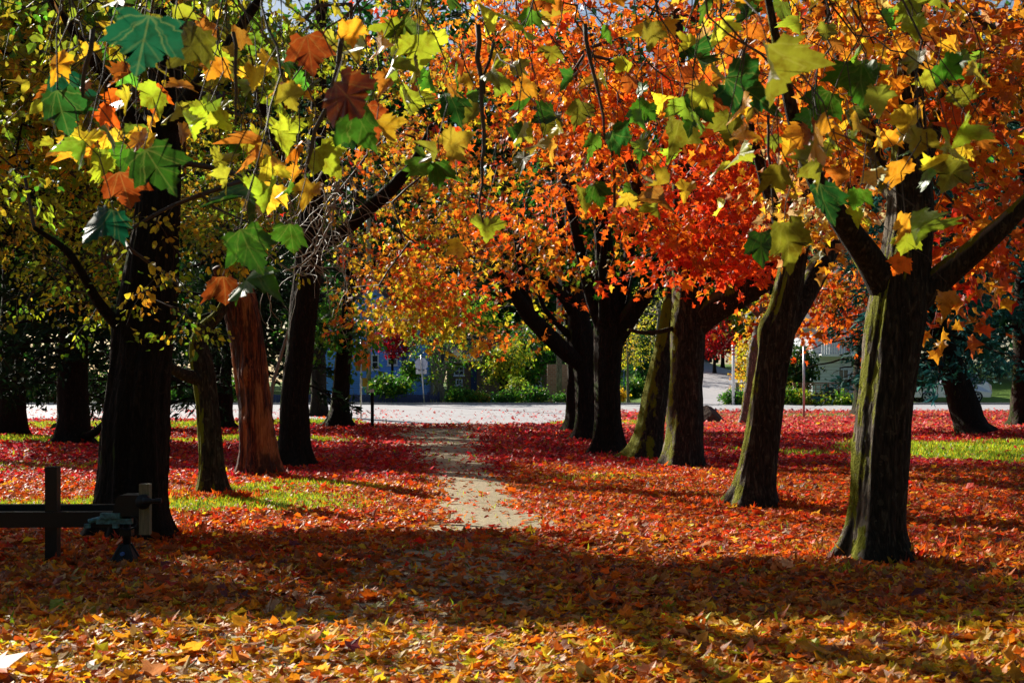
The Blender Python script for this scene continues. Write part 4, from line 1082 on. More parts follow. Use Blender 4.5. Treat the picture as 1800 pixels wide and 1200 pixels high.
def house(label, pxl, pxr, y, eave, ridge, dep, wall, along, wins, door=None, chim=True, zb=None):
    x0, x1 = at(pxl, y), at(pxr, y); g = float(terr((x0 + x1) / 2, y)) - 0.3
    z0, z1 = Z(eave, y), Z(ridge, y)
    root = empty("house", ((x0 + x1) / 2, y, g), label, "house", "houses across the road")
    w = MB(); gable_wall(w, x0, x1, y, y + dep, g, z0, z1, along); w.build("wall", M[wall], root)
    r = MB(); gable(r, x0, x1, y, y + dep, z0 + .03, z1 + .03, along=along); ro = r.build("roof", M['roof'], root)
    if chim:
        cx = x0 + (x1 - x0) * .7; MB().box((cx, y + dep * .45, z0), (cx + .8, y + dep * .45 + .8, z1 + .9)).build("chimney", M['brick'], ro)
    for (a, b, t, u) in wins: window(root, at(a, y), at(b, y), Z(u, y), Z(t, y), y, M['trim'])
    if door:
        a, b, t = door; d = MB().box((at(a, y), y - .05, g + .3), (at(b, y), y - .004, Z(t, y))).build("door", M['navy'], root)
        MB().tube([[at(b, y) - .12, y - .11, g + 1.3], [at(b, y) - .12, y - .06, g + 1.3]], .03, 8).build("handle", M['galv'], d)
    return root
h = house("pale blue clapboard house behind the red maple", 560, 748, 80, 590, 500, 9, 'siding_blue', 'y', [(683, 697, 622, 640), (600, 616, 622, 645)], (706, 716, 624))
window(h, at(655, 80), at(664, 80), Z(648, 80), Z(625, 80), 80, M['trim'], 0)
MB().box((at(650, 80), 78.3, Z(668, 80)), (at(716, 80), 79.9, Z(664, 80))).build("porch", M['trim'], h)
h = house("low brown house with small windows behind the clipped shrubs", 786, 965, 84, 636, 590, 9, 'brownwall', 'x', [(800, 814, 645, 658), (803, 811, 668, 675), (930, 950, 665, 676)], (828, 838, 648))
h = house("white house with an upstairs balcony behind the dark larch", 1428, 1540, 80, 560, 470, 9, 'siding_white', 'y', [(1450, 1468, 578, 600), (1475, 1490, 650, 680)], None)
def balcony(h):
    y = 79.0; x0, x1 = at(1444, y), at(1512, y); z0, z1 = Z(622, y), Z(600, y)
    b = MB().box((x0, y, z0 - .15), (x1, 79.95, z0)); b.box((x0, y, z1 - .07), (x1, y + .08, z1))
    b.build("balcony", M['white'], h)
    q = MB(); n = 16
    for i in range(n): xx = x0 + .06 + (x1 - x0 - .12) * i / (n - 1); q.box((xx - .035, y + .01, z0), (xx + .035, y + .06, z1 - .07))
    q.build("railing", M['white'], h)
balcony(h)
house("plum red house up the side street", 1205, 1252, 118, 628, 600, 8, 'plum', 'x', [(1238, 1244, 634, 642)], None, False)
house("pale grey house at the top of the street behind the haze-leaved tree", 1140, 1190, 112, 585, 545, 8, 'siding_white', 'y', [(1150, 1158, 600, 615), (1172, 1180, 600, 615)], None, False)

# ------------------------------------------------------------------ fences
def board_fence(name, label, pxl, pxr, y, top, bw, gap, mat, rail=True, th=.03, postmat=None):
    x0, x1 = at(pxl, y), at(pxr, y); g = float(terr((x0 + x1) / 2, y)); z = Z(top, y)
    root = empty(name, ((x0 + x1) / 2, y, g), label, "fence")
    b = MB(); x = x0
    while x < x1 - bw * .5:
        b.box((x, y, g + .03), (x + bw, y + th, z + rng.normal(0, .008))); x += bw + gap
    b.build("boards", mat, root)
    r = MB(); 
    for zz in (g + .25, z - .2): r.box((x0, y + th + .002, zz), (x1, y + th + .05, zz + .09))
    r.build("rail", mat, root)
    n = max(2, int((x1 - x0) / 2.4) + 1)
    for i in range(n):
        xx = x0 + (x1 - x0) * i / (n - 1); MB().box((xx - .05, y + th + .055, g - .1), (xx + .05, y + th + .155, z + .1)).build("post", postmat or mat, root)
    return root
board_fence("board_fence", "dark navy board fence running along the far side of the road", 470, 752, 70.9, 693, .14, .006, M['navy'])
board_fence("picket_fence", "short dark picket gate beside the grey multi-stemmed tree", 754, 771, 71.0, 692, .07, .07, M['navy'])
def trellis(label, pxl, pxr, y, top, mat):
    x0, x1 = at(pxl, y), at(pxr, y); g = float(terr((x0 + x1) / 2, y)); z = Z(top, y)
    root = empty("trellis_fence", ((x0 + x1) / 2, y, g), label, "fence")
    nb = max(1, round((x1 - x0) / 1.6))
    for i in range(nb + 1):
        xx = x0 + (x1 - x0) * i / nb; MB().box((xx - .08, y, g - .1), (xx + .08, y + .14, z + .05)).build("post", mat, root)
    MB().box((x0 - .1, y - .02, z + .053), (x1 + .1, y + .16, z + .11)).build("cap_rail", mat, root)
    l = MB()
    for i in range(nb):
        a = x0 + (x1 - x0) * i / nb + .085; b = x0 + (x1 - x0) * (i + 1) / nb - .085
        nx = 6
        for k in range(nx + 1): xx = a + (b - a) * k / nx; l.box((xx - .018, y + .04, g + .15), (xx + .018, y + .058, z))
        k = g + .2
        while k < z: l.box((a, y + .062, k - .018), (b, y + .08, k + .018)); k += .2
    l.build("lattice", mat, root)
trellis("reddish timber trellis fence in front of the white house", 1397, 1512, 70.8, 676, M['wood_brown'])
trellis("weathered timber rail fence beside the white pole", 1296, 1345, 72.5, 676, M['wood_grey'])
def low_wall():
    y = 74.5; x0, x1 = at(962, y), at(1030, y); g = float(terr(x0, y))
    o = MB().box((x0, y, g - .2), (x1, y + .3, Z(640, y))); o = o.build("garden_wall", M['brick'])
    tag(o, "brown brick garden wall behind the utility pole", "wall")
    o = MB().box((at(858, 73), 73, .3), (at(884, 73), 73.7, Z(694, 73))).build("planter_box", M['metal_teal'], None); tag(o, "long teal planter between the shrubs", "planter")
low_wall()

# ------------------------------------------------------------------ poles, signs and posts
def pole(name, label, px, y, top, w, mat, cat="pole", sides=14, group=None, taper=1.0, lean=0):
    x = at(px, y); g = float(terr(x, y)); z = Z(top, y); r = w / F * y / 2
    root = empty(name, (x, y, g), label, cat, group)
    MB().tube([[x, y, g - .2], [x + lean * .5, y, (g + z) / 2], [x + lean, y, z]], [r, r * (1 + taper) / 2, r * taper], sides).build("pole", mat, root, True)
    return root, x, g, z, r
def utility(label, px, y, w, top=120):
    root, x, g, z, r = pole("utility_pole", label, px, y, top, w, M['bark_pale'] if px > 900 else M['wood_grey'], "pole", taper=.7)
    MB().box((x - 1.2, y - r - .1, z - .8), (x + 1.2, y - r - .002, z - .68)).build("crossarm", M['wood_grey'], root)
    for dx in (-1.0, -.4, .4, 1.0): MB().tube([[x + dx, y - r - .05, z - .68], [x + dx, y - r - .05, z - .52]], [.045, .03], 8).build("insulator", M['white'], root)
utility("weathered wooden utility pole just right of the yellow signs", 648, 71.5, 8.5)
utility("pale utility pole standing behind the clump of dark trunks", 983, 72.5, 10)

def stop_sign():
    y = 70.2; x = at(741, y); g = float(terr(x, y)); root = empty("stop_sign", (at(746, y), y, g), "back of an octagonal road sign with a small plate below, on a slightly leaning pole", "road sign")
    MB().tube([[at(746, y), y, g - .1], [at(740, y), y, Z(624, y)]], .035, 8).build("pole", M['galv'], root, True)
    def octo(nm, cx, cz, r, mat, yy, t=.012):
        th = np.arange(8) * np.pi / 4 + np.pi / 8
        v = np.stack([cx + r * np.cos(th), np.full(8, yy), cz + r * np.sin(th)], -1); w = v + [0, t, 0]
        m = MB(); m.add(np.concatenate([v, w]), [[i, (i + 1) % 8, 8 + (i + 1) % 8, 8 + i] for i in range(8)])
        m.f.append(np.arange(8)[None, ::-1]); m.f.append(np.arange(8, 16)[None]); return m.build(nm, mat, root)
    cz = Z(640, y)
    octo("sign_panel", at(740.5, y), cz, 12.0 / F * y, simple("sign_back_aluminium", (0.42, 0.48, 0.62), .45, .5, .2), y + .045)
    MB().box((at(739.6, y) - .03, y + .034, cz - .3), (at(739.6, y) + .03, y + .044, cz + .3)).build("bracket", M['galv'], root)
    MB().box((at(731, y), y + .045, Z(657, y)), (at(750, y), y + .057, Z(649, y))).build("plate", simple("plate_back", (0.5, 0.52, 0.56), .45, .5, .2), root)
stop_sign()
def yellow_signs():
    root, x, g, z, r = pole("road_sign", "mustard road sign panels on a thin pole left of the weathered utility pole", 634.5, 54.5, 590, 3.0, M['galv'], "road sign", 10)
    y = 54.5 + .04; m = simple("mustard_sign", (0.30, 0.22, 0.03), .5, .4)
    for (a, b, t, u) in ((625, 645, 604, 652), (637, 646, 664, 679)):
        MB().box((at(a, y), y, Z(u, y)), (at(b, y), y + .02, Z(t, y))).build("sign_panel", m, root)
yellow_signs()
root, x, g, z, r = pole("bollard_post", "short dark wooden post with a white cap bracket at the end of the path", 654.5, 47.6, 690, 6, M['bark_dark'], "post", 8)
MB().box((x - .09, 47.6 - .06, z + .01), (x + .05, 47.6 + .06, z + .12)).build("bracket", M['white'], root)
MB().tube([[x - .16, 47.6, z + .02], [x - .16, 47.6, z + .30]], .02, 8).build("cap", M['white'], root)
root, x, g, z, r = pole("marker_pole", "white pole with a red banded top beside the broad green shrub", 1289, 69.6, 604, 5, M['white'], "pole", 12)
for k in range(3): MB().tube([[x, 69.6, Z(612 + k * 6, 69.6)], [x, 69.6, Z(609 + k * 6, 69.6)]], r * 1.15, 12).build("band", simple("red_band", (0.5, 0.03, 0.05)), root)
root, x, g, z, r = pole("marker_pole", "slim grey pole in the leaf-strewn verge in front of the trellis fence", 1413, 57.5, 604, 4, M['galv'], "pole", 12)
MB().tube([[x, 57.5, z], [x, 57.5, z + .05]], r * 1.3, 12).build("cap", M['galv'], root)
pole("marker_pole", "short white stake left of the slimmer dark trunk", 584, 70.3, 693, 3.5, M['white'], "pole", 8)
def ladder():
    y = 79; g = float(terr(at(1092, y), y)); root = empty("garden_frame", (at(1092, y), y, g), "blue ladder-like garden frame left of the young street tree", "garden frame")
    m = simple("blue_paint", (0.03, 0.08, 0.25)); a, b = at(1087, y), at(1097, y)
    for xx in (a, b): MB().box((xx - .03, y, g), (xx + .03, y + .05, Z(648, y))).build("upright", m, root)
    for zz in (652, 662, 672, 682): MB().box((a + .032, y + .01, Z(zz, y) - .02), (b - .032, y + .04, Z(zz, y) + .02)).build("rung", m, root)
ladder()

# ------------------------------------------------------------------ parked car
def car():
    y0 = 73.0; x0 = at(1603, y0); g = float(terr(x0 + 2, y0)); root = empty("parked_car", (x0 + 2.3, y0 + .9, g), "silver hatchback parked beyond the blue spruce, nose to the left", "car")
    W_ = 1.75
    prof = [(0.02, .30), (0.0, .55), (0.06, .78), (0.9, .92), (1.25, .97), (1.95, 1.42), (2.6, 1.50), (3.5, 1.47), (4.1, 1.10), (4.28, .95), (4.32, .55), (4.25, .30)]
    wheels = (0.85, 3.45); rw = .40
    low = []
    for wx in wheels[::-1]:
        th = np.linspace(0, np.pi, 9); low += [(wx + rw * math.cos(t), .30 + rw * math.sin(t) * .9) for t in th]
    out = prof + low
    n = len(out)
    paint = simple("silver_paint", (0.42, 0.44, 0.5), .25, .6, .5, 2, .05, 0.0)
    b = bpy.data.meshes.new("body")
    vs = []
    for s, (yy, ins) in enumerate(((0.0, .04), (.08, 0), (W_ - .08, 0), (W_, .04))):
        for (px, pz) in out:
            top = max(0, pz - .95) * .28
            yoff = yy + (top if s < 2 else -top)
            vs.append((x0 + px + (ins if px < 2 else -ins), y0 + yoff, g + pz - (ins * .5 if pz > .6 else 0)))
    fc = [[s * n + i, s * n + (i + 1) % n, (s + 1) * n + (i + 1) % n, (s + 1) * n + i] for s in range(3) for i in range(n)]
    b.from_pydata(vs, [], fc + [list(range(n))[::-1], list(range(3 * n, 4 * n))]); b.update(); b.materials.append(paint)
    o = bpy.data.objects.new("body", b); COL.objects.link(o); o.parent = root
    b.transform(__import__('mathutils').Matrix.Translation(-root.location))
    for sgn, yy in ((-1, y0 - .006), (1, y0 + W_ + .006)):
        for (pts) in ([(1.45, 1.0), (2.0, 1.36), (2.35, 1.42), (2.35, 1.0)], [(2.42, 1.0), (2.42, 1.43), (3.05, 1.42), (3.05, 1.0)], [(3.12, 1.0), (3.12, 1.41), (3.45, 1.39), (3.85, 1.08), (3.85, 1.0)]):
            v = [[x0 + a, yy - sgn * -1 * 0 + (max(0, c - .95) * .28) * (-sgn) , g + c] for a, c in pts]; k = len(v)
            w = [[a, q - sgn * -.02 * -1, c] for a, q, c in v]
            m = MB(); m.add(v + w, [[i, (i + 1) % k, k + (i + 1) % k, k + i] for i in range(k)]); m.f.append(np.arange(k)[None]); m.f.append(np.arange(2 * k - 1, k - 1, -1)[None]); m.build("window", M['pane'], root)
    MB().add([[x0 + 1.27, y0 + .2, g + .985], [x0 + 1.27, y0 + W_ - .2, g + .985], [x0 + 1.93, y0 + W_ - .28, g + 1.42], [x0 + 1.93, y0 + .28, g + 1.42]], [[0, 1, 2, 3]]).build("windscreen", M['pane'], root)
    for wx in wheels:
        for yy, s in ((y0 + .02, -1), (y0 + W_ - .22, 1)):
            t = MB().tube([[x0 + wx, yy, g + .33], [x0 + wx, yy + .2, g + .33]], .33, 28); wh = t.build("wheel", M['rubber'], root)
            r = MB().tube([[x0 + wx, yy - .012, g + .33], [x0 + wx, yy - .004, g + .33]], .10, 12)
            for k in range(5):
                a = k * 2 * math.pi / 5 + .3; r.tube([[x0 + wx + .05 * math.cos(a), yy - .010, g + .33 + .05 * math.sin(a)], [x0 + wx + .22 * math.cos(a), yy - .010, g + .33 + .22 * math.sin(a)]], .028, 6)
            th = np.linspace(0, 2 * np.pi, 25); r.tube(np.stack([x0 + wx + .225 * np.cos(th), np.full(25, yy - .010), g + .33 + .225 * np.sin(th)], -1), .022, 6, cap=False)
            r.build("rim", M['galv'], wh)
    for yy in (y0 + .12, y0 + W_ - .42): MB().box((x0 - .012, yy, g + .62), (x0 + .12, yy + .3, g + .76)).build("headlight", M['white'], root)
    MB().box((x0 - .03, y0 + .05, g + .36), (x0 + .10, y0 + W_ - .05, g + .50)).build("bumper", M['metal_dark'], root)
    MB().box((x0 + 1.5, y0 - .16, g + 1.0), (x0 + 1.68, y0 - .01, g + 1.12)).build("mirror", M['metal_dark'], root)
car()

# ------------------------------------------------------------------ boulder and a flat slab by the road
def rock(label, px, py, wpx, hpx, dep, seed, col):
    gp = G(px, py); d = gp[1]; w = wpx / F * d; h = hpx / F * d
    import mathutils, bmesh
    bm = bmesh.new(); bmesh.ops.create_icosphere(bm, subdivisions=5, radius=1)
    r_ = np.random.default_rng(seed)
    pl = [(unit(r_.normal(size=3)), r_.uniform(.55, .85)) for _ in range(9)]
    pl.append((unit(np.array([.75, -.25, .62])), .42)); pl.append((unit(np.array([-.55, -.5, .5])), .62))
    for v in bm.verts:
        c = np.array(v.co)
        for nn, dd in pl:
            e = c @ nn - dd
            if e > 0: c = c - nn * e * .93
        q = mathutils.noise.fractal(mathutils.Vector(c * 3), 1.0, 2.0, 5) * .04
        c = c * (1 + q)
        v.co = (gp[0] + c[0] * w * .62, d + c[1] * dep, gp[2] + max(-.1, (c[2] * .62 + .28) * h * 1.15))
    me = bpy.data.meshes.new("boulder"); bm.to_mesh(me); bm.free()
    o = bpy.data.objects.new("boulder", me); COL.objects.link(o); me.materials.append(simple("boulder_stone", col, .85, .2, 0, 9, .35, .8)); tag(o, label, "rock")
rock("angular brown boulder on the red leaves right of the upright maple", 1248, 743, 52, 34, .45, 3, (0.075, 0.05, 0.035))
rock("flat grey stone slab near the road behind the nearest maple", 1492, 735, 26, 4, .2, 5, (0.22, 0.19, 0.16))

# ------------------------------------------------------------------ trailer tongue at the left
def trailer():
    d = 12.0; k = d / F
    X = lambda px: (px - HX) * k
    ZZ = lambda py: EYE + (HY - py) * k
    g = float(terr(X(225), d))
    root = empty("trailer", (X(160), d, g), "dark trailer tongue with a flaking teal winch, jack stand and upright timber, lower left", "trailer")
    b = MB().box((X(-260), d - .06, ZZ(926)), (X(205), d + .06, ZZ(899)), rz=R(2)); b.build("drawbar", M['metal_dark'], root)
    MB().box((X(-260), d + .35, ZZ(905)), (X(215), d + .45, ZZ(893))).build("rear_rail", M['metal_dark'], root)
    b = MB(); b.add([[X(-260), d - .03, ZZ(914)], [X(-260), d + .4, ZZ(914)], [X(60), d + .38, ZZ(914)], [X(60), d + .06, ZZ(914)]], [[0, 1, 2, 3]]); 
    p = MB().box((X(80), d - .02, g - .05), (X(101), d + .09, ZZ(820)), rz=R(1)); p.build("corner_post", M['metal_dark'], root)
    # housing with sloping left face
    hv = [(203, 905), (211, 872), (218, 868), (250, 868), (252, 905)]
    v = [[X(a), d - .12, ZZ(q)] for a, q in hv] + [[X(a), d + .12, ZZ(q)] for a, q in hv]
    m = MB(); m.add(v, [[i, (i + 1) % 5, 5 + (i + 1) % 5, 5 + i] for i in range(5)]); m.f.append(np.arange(5)[None, ::-1]); m.f.append(np.arange(5, 10)[None]); m.build("winch_housing", M['metal_dark'], root)
    w = MB().box((X(184), d - .14, ZZ(908)), (X(218), d - .065, ZZ(899))).box((X(176), d - .12, ZZ(918)), (X(238), d - .066, ZZ(909)))
    w.tube([[X(162), d - .1, ZZ(914)], [X(182), d - .1, ZZ(909)], [X(205), d - .1, ZZ(913)]], .022, 8); w.box((X(205), d - .13, ZZ(925)), (X(214), d - .07, ZZ(917.5)))
    w.build("winch", M['metal_teal'], root)
    MB().tube([[X(160), d - .1, ZZ(925)], [X(160), d - .1, ZZ(918)]], .03, 10).build("knob", M['metal_teal'], root)
    th = np.linspace(-2.2, 1.2, 14)
    MB().tube(np.stack([X(232) + .09 * np.cos(th), np.full(14, d - .15), ZZ(915) + .06 * np.sin(th)], -1), .008, 6).build("cable", M['metal_dark'], root)
    MB().box((X(253), d - .16, ZZ(936)), (X(271), d - .08, ZZ(848))).build("timber_upright", M['wood_grey'], root)
    c = MB().tube([[X(262), d - .21, ZZ(878)], [X(262), d - .162, ZZ(878)]], .065, 14); c.build("hub", M['metal_dark'], root, True)
    MB().tube([[X(262), d - .20, ZZ(877)], [X(272), d - .2, ZZ(877)], [X(278), d - .2, ZZ(877)], [X(293), d - .2, ZZ(876)], [X(294.5), d - .2, ZZ(876)]], [.038, .034, .02, .024, .012], 12).build("crank_pin", M['metal_dark'], root, True)
    MB().tube([[X(224), d - .02, ZZ(905)], [X(224), d - .02, ZZ(962)]], .035, 12).build("jack_tube", M['metal_dark'], root, True)
    MB().box((X(214), d - .07, ZZ(940)), (X(234), d + .04, ZZ(926.5))).build("jack_clamp", M['metal_dark'], root)
    top = .035; zt = ZZ(955); base_ = .11; zb = float(terr(X(224), d)) + .01
    cx, cy = X(222), d - .02
    s = MB()
    for (sx, sy) in ((-1, -1), (1, -1), (1, 1), (-1, 1)):
        s.tube([[cx + sx * top, cy + sy * top, zt], [cx + sx * base_, cy + sy * base_, zb]], .014, 6)
    v = [[cx - top, cy - top, zt], [cx + top, cy - top, zt], [cx + base_, cy - base_, zb], [cx - base_, cy - base_, zb]]; u = [[a, q + .008, c] for a, q, c in v]
    s.add(v + u, [[0, 3, 2, 1], [4, 5, 6, 7], [0, 1, 5, 4], [1, 2, 6, 5], [2, 3, 7, 6], [3, 0, 4, 7]])
    v = [[cx + top, cy - top, zt], [cx + top, cy + top, zt], [cx + base_, cy + base_, zb], [cx + base_, cy - base_, zb]]; u = [[a - .008, q, c] for a, q, c in v]
    s.add(v + u, [[0, 3, 2, 1], [4, 5, 6, 7], [0, 1, 5, 4], [1, 2, 6, 5], [2, 3, 7, 6], [3, 0, 4, 7]])
    s.box((cx - .15, cy - .13, zb - .02), (cx + .15, cy + .13, zb)); s.build("jack_stand", M['metal_dark'], root)
    MB().tube([[cx, cy - base_ - .01, zb + .10], [cx, cy - base_ + .02, zb + .10]], .018, 8).build("bolt", simple("blue_bolt", (.05, .12, .4)), root)
    # the flat bed the tongue belongs to, out of frame
    MB().box((X(-900), d - .8, ZZ(926)), (X(-262), d + 1.1, ZZ(880))).build("bed", M['metal_dark'], root)
    for yy in (d - 1.02, d + 1.12):
        wh = MB().tube([[X(-620), yy, g + .32], [X(-620), yy + .2, g + .32]], .32, 24).build("wheel", M['rubber'], root)
        MB().tube([[X(-620), yy - .01, g + .32], [X(-620), yy - .002, g + .32]], .17, 16).build("rim", M['galv'], wh)
trailer()

# ------------------------------------------------------------------ ground
GRASS = [(-4.0, 17.8, 2.3, 1.5, 1.1), (-6.0, 17.2, 1.6, 1.6, 1.1), (-3.2, 20.2, 1.6, 1.0, .9), (-7.2, 36.8, 3.2, 1.5, 1.2), (-12.5, 36.8, 4, 1.8, 1.2), (-7.8, 52.5, 2.6, 2.6, 1.1), (-14, 50, 6, 4, .9), (9.9, 31.0, 2.4, 4.6, 1.5), (13.5, 31, 4, 4.8, 1.5),
         (6.3, 30.5, 1.6, 1.6, .6), (2.4, 52.5, 2.6, 2.0, .9), (12.5, 59.5, 6, 1.8, .7), (5, 52, 3, 2, .6), (-10, 25, 4, 1.6, .5), (1.6, 22.3, 1.2, .7, .5), (2.9, 13.2, .5, .3, .5), (2.9, 11.3, .45, .25, .6), (4.0, 20.0, .8, .5, .4)]
def grass_mask(x, y):
    v = np.zeros(np.shape(x))
    for (cx, cy, a, b, w) in GRASS:
        q = ((x - cx) / a) ** 2 + ((y - cy) / b) ** 2
        v = np.maximum(v, w * np.clip(1.3 - q, 0, 1))
    nz = 0.5 + 0.25 * (np.sin(x * 3.1 + np.sin(y * 2.3)) + np.sin(y * 3.7 + 1.7 * np.sin(x * 1.9)))
    return np.clip(v * (0.55 + 0.7 * nz), 0, 1)
def road_near(x):
    """distance at which the road starts"""
    return np.interp(x, [-60, -9, -6.2, -5.4, 1.2, 2.2, 4.5, 8, 60], [56.5, 55.5, 54.6, 51.5, 51.0, 54.5, 61.0, 62.6, 63.5])
def path_mask(x, y):
    u = np.abs(x - path_center(y)) / path_half(y)
    n = 0.18 * np.sin(y * 2.3 + 3 * np.sin(x * 1.7)) + 0.12 * np.sin(x * 7 + y * 5)
    return smooth(1.35, 0.35, u + n)
def litter_color(x, y):
    """mean colour of the fallen leaves: brown/yellow near, orange, then crimson towards the road"""
    n = np.size(x)
    near = pal([('brown', 4), ('rust', 3), ('gold', 1.6), ('orange', 3), ('yellow', 1.0), ('tan', 1.2), ('olive', .3), ('plum', 1)], n)
    mid = pal([('orange', 3), ('rust', 4), ('gold', 1), ('tan', .6), ('verm', 3), ('red', 1.5), ('yellow', .4), ('brown', 2)], n)
    farc = pal([('red', 3), ('crimson', 2.5), ('verm', 1), ('rust', 1.5), ('pink', .8), ('plum', 1)], n)
    farr = pal([('pink', 3.5), ('crimson', 1.6), ('red', 1.2), ('tan', 2.2), ('verm', .8), ('gold', .6)], n)
    r = rng.random(n)
    c = np.where((y + rng.normal(0, 1.2, n) < 12.5)[:, None], near, mid)
    strip = pal([('yellow', 3), ('gold', 3.5), ('orange', 2), ('tan', 1.5), ('ygreen', .6), ('brown', .6)], n)
    c = np.where((rng.random(n) < .75 * smooth(9.8, 8.9, y))[:, None], strip, c)
    left_red = smooth(21.5, 24.5, y + np.where(x < 0, .8, -2.0)) 
    c = np.where((r < left_red)[:, None], farc, c)
    c = np.where(((rng.random(n) < smooth(36, 46, y) * .9) & (x > 2))[:, None], farr, c)
    return c

def grid(x0, x1, y0, y1, nx, ny, dz=0.0, xs=None, ys=None, zf=None):
    xs = np.linspace(x0, x1, nx) if xs is None else xs; ys = np.linspace(y0, y1, ny) if ys is None else ys
    X, Y = np.meshgrid(xs, ys); Zz = terr(X, Y) + dz
    v = np.stack([X, Y, Zz], -1).reshape(-1, 3); nx = len(xs); ny = len(ys)
    i = np.arange(ny - 1)[:, None] * nx; j = np.arange(nx - 1)[None]
    f = np.stack([i + j, i + j + 1, i + j + nx + 1, i + j + nx], -1).reshape(-1, 4)
    return v, f
def cat_(*a): return np.unique(np.concatenate(a))
xs = cat_(np.linspace(-600, -40, 30), np.linspace(-40, -16, 40), np.linspace(-16, 18, 240), np.linspace(18, 40, 30), np.linspace(40, 600, 30))
ys = cat_(np.linspace(-200, 0, 12), np.linspace(0, 6, 12), np.linspace(6, 56, 330), np.linspace(56, 150, 80), np.linspace(150, 1200, 30))
v, f = grid(0, 0, 0, 0, 0, 0, 0, xs, ys)
gm = grass_mask(v[:, 0], v[:, 1]) ; gm = np.where((v[:, 1] > 70) | (np.abs(v[:, 0]) > 22), np.maximum(gm, .8), gm)
pm = path_mask(v[:, 0], v[:, 1]) * (v[:, 1] < 53)
ground = MB().add(v, f, np.stack([gm, pm, np.zeros(len(v))], -1))
def ground_mat():
    m = Mat("leaf_strewn_ground")
    at_ = m.node("ShaderNodeVertexColor"); at_.layer_name = "Col"; sp = m.node("ShaderNodeSeparateColor"); m.link(at_.outputs[0], sp.inputs[0])
    oc = m.coords('Object'); pos = m.node("ShaderNodeSeparateXYZ"); m.link(oc, pos.inputs[0])
    vo = m.node("ShaderNodeTexVoronoi"); m.link(oc, vo.inputs['Vector']); vo.inputs['Scale'].default_value = 13
    rnd = m.node("ShaderNodeSeparateColor"); m.link(vo.outputs['Color'], rnd.inputs[0])
    near = m.ramp(rnd.outputs[0], [(0, (.06, .02, .008)), (.3, (.20, .05, .012)), (.55, (.35, .12, .02)), (.8, (.22, .12, .04)), (1, (.5, .28, .05))], 'CONSTANT')
    far_ = m.ramp(rnd.outputs[0], [(0, (.12, .008, .010)), (.3, (.32, .02, .02)), (.55, (.45, .05, .05)), (.8, (.22, .03, .02)), (1, (.5, .16, .08))], 'CONSTANT')
    fr = m.math('MULTIPLY', m.math('SUBTRACT', pos.outputs[1], 21.0), .2, clamp=True)
    lit = m.mix(fr, near, far_)
    gn = m.noise(oc, 9, 4); gc = m.ramp(gn.outputs[0], [(.3, (.05, .11, .012)), (.7, (.14, .24, .02))])
    g2 = m.math('ADD', sp.outputs[0], m.math('MULTIPLY', m.math('SUBTRACT', gn.outputs[0], .5), .8))
    c = m.mix(m.math('MULTIPLY', m.math('SUBTRACT', g2, .3), 4, clamp=True), lit, gc)
    sn = m.noise(oc, 60, 5, .7); sn2 = m.noise(m.coords('Object', (1, 1, 1)), 2.0, 4)
    sand = m.ramp(sn.outputs[0], [(.3, (.18, .135, .08)), (.5, (.38, .31, .185)), (.75, (.56, .47, .30))])
    sand = m.mix(m.math('MULTIPLY', sn2.outputs[0], .5), sand, (.20, .17, .13))
    p2 = m.math('ADD', sp.outputs[1], m.math('MULTIPLY', m.math('SUBTRACT', m.noise(oc, 5, 4).outputs[0], .5), .9))
    c = m.mix(m.math('MULTIPLY', m.math('SUBTRACT', p2, .3), 5, clamp=True), c, sand)
    m.bsdf(c, .85, .2, normal=m.bump(m.math('ADD', sn.outputs[0], vo.outputs['Distance']), .5, .02))
    return m.m
tag(ground.build("ground", ground_mat(), None, True), kind="structure")

def road_mat():
    m = Mat("pale_worn_road")
    oc = m.coords('Object'); a = m.noise(oc, 40, 5, .7); b = m.noise(m.coords('Object', (.25, 1, 1)), 1.6, 4)
    c = m.ramp(a.outputs[0], [(.3, (.40, .39, .41)), (.7, (.66, .64, .66))]); c = m.mix(m.math('MULTIPLY', b.outputs[0], .3), c, (.34, .31, .32))
    st = m.noise(m.coords('Object', (.35, 2.2, 1)), 1.3, 6, .7); c = m.mix(m.math('MULTIPLY', m.math('SUBTRACT', st.outputs[0], .52), 5, clamp=True), c, (.25, .24, .25))
    m.bsdf(c, .5, .6, normal=m.bump(a.outputs[0], .3, .01)); return m.m
RM = road_mat()
mb = MB(); xr = np.linspace(-70, 70, 320); tt = np.linspace(0, 1, 14)
yn = road_near(xr)[None] + 0.12 * np.sin(xr * 2.1)[None]; YY = yn + (69.7 - yn) * tt[:, None]; XX = np.broadcast_to(xr[None], YY.shape)
v = np.stack([XX, YY, terr(XX, YY) + .012], -1).reshape(-1, 3); nx = len(xr)
i = np.arange(13)[:, None] * nx; j = np.arange(nx - 1)[None]
mb.add(v, np.stack([i + j, i + j + 1, i + j + nx + 1, i + j + nx], -1).reshape(-1, 4)); tag(mb.build("road", RM, None, True), kind="structure")
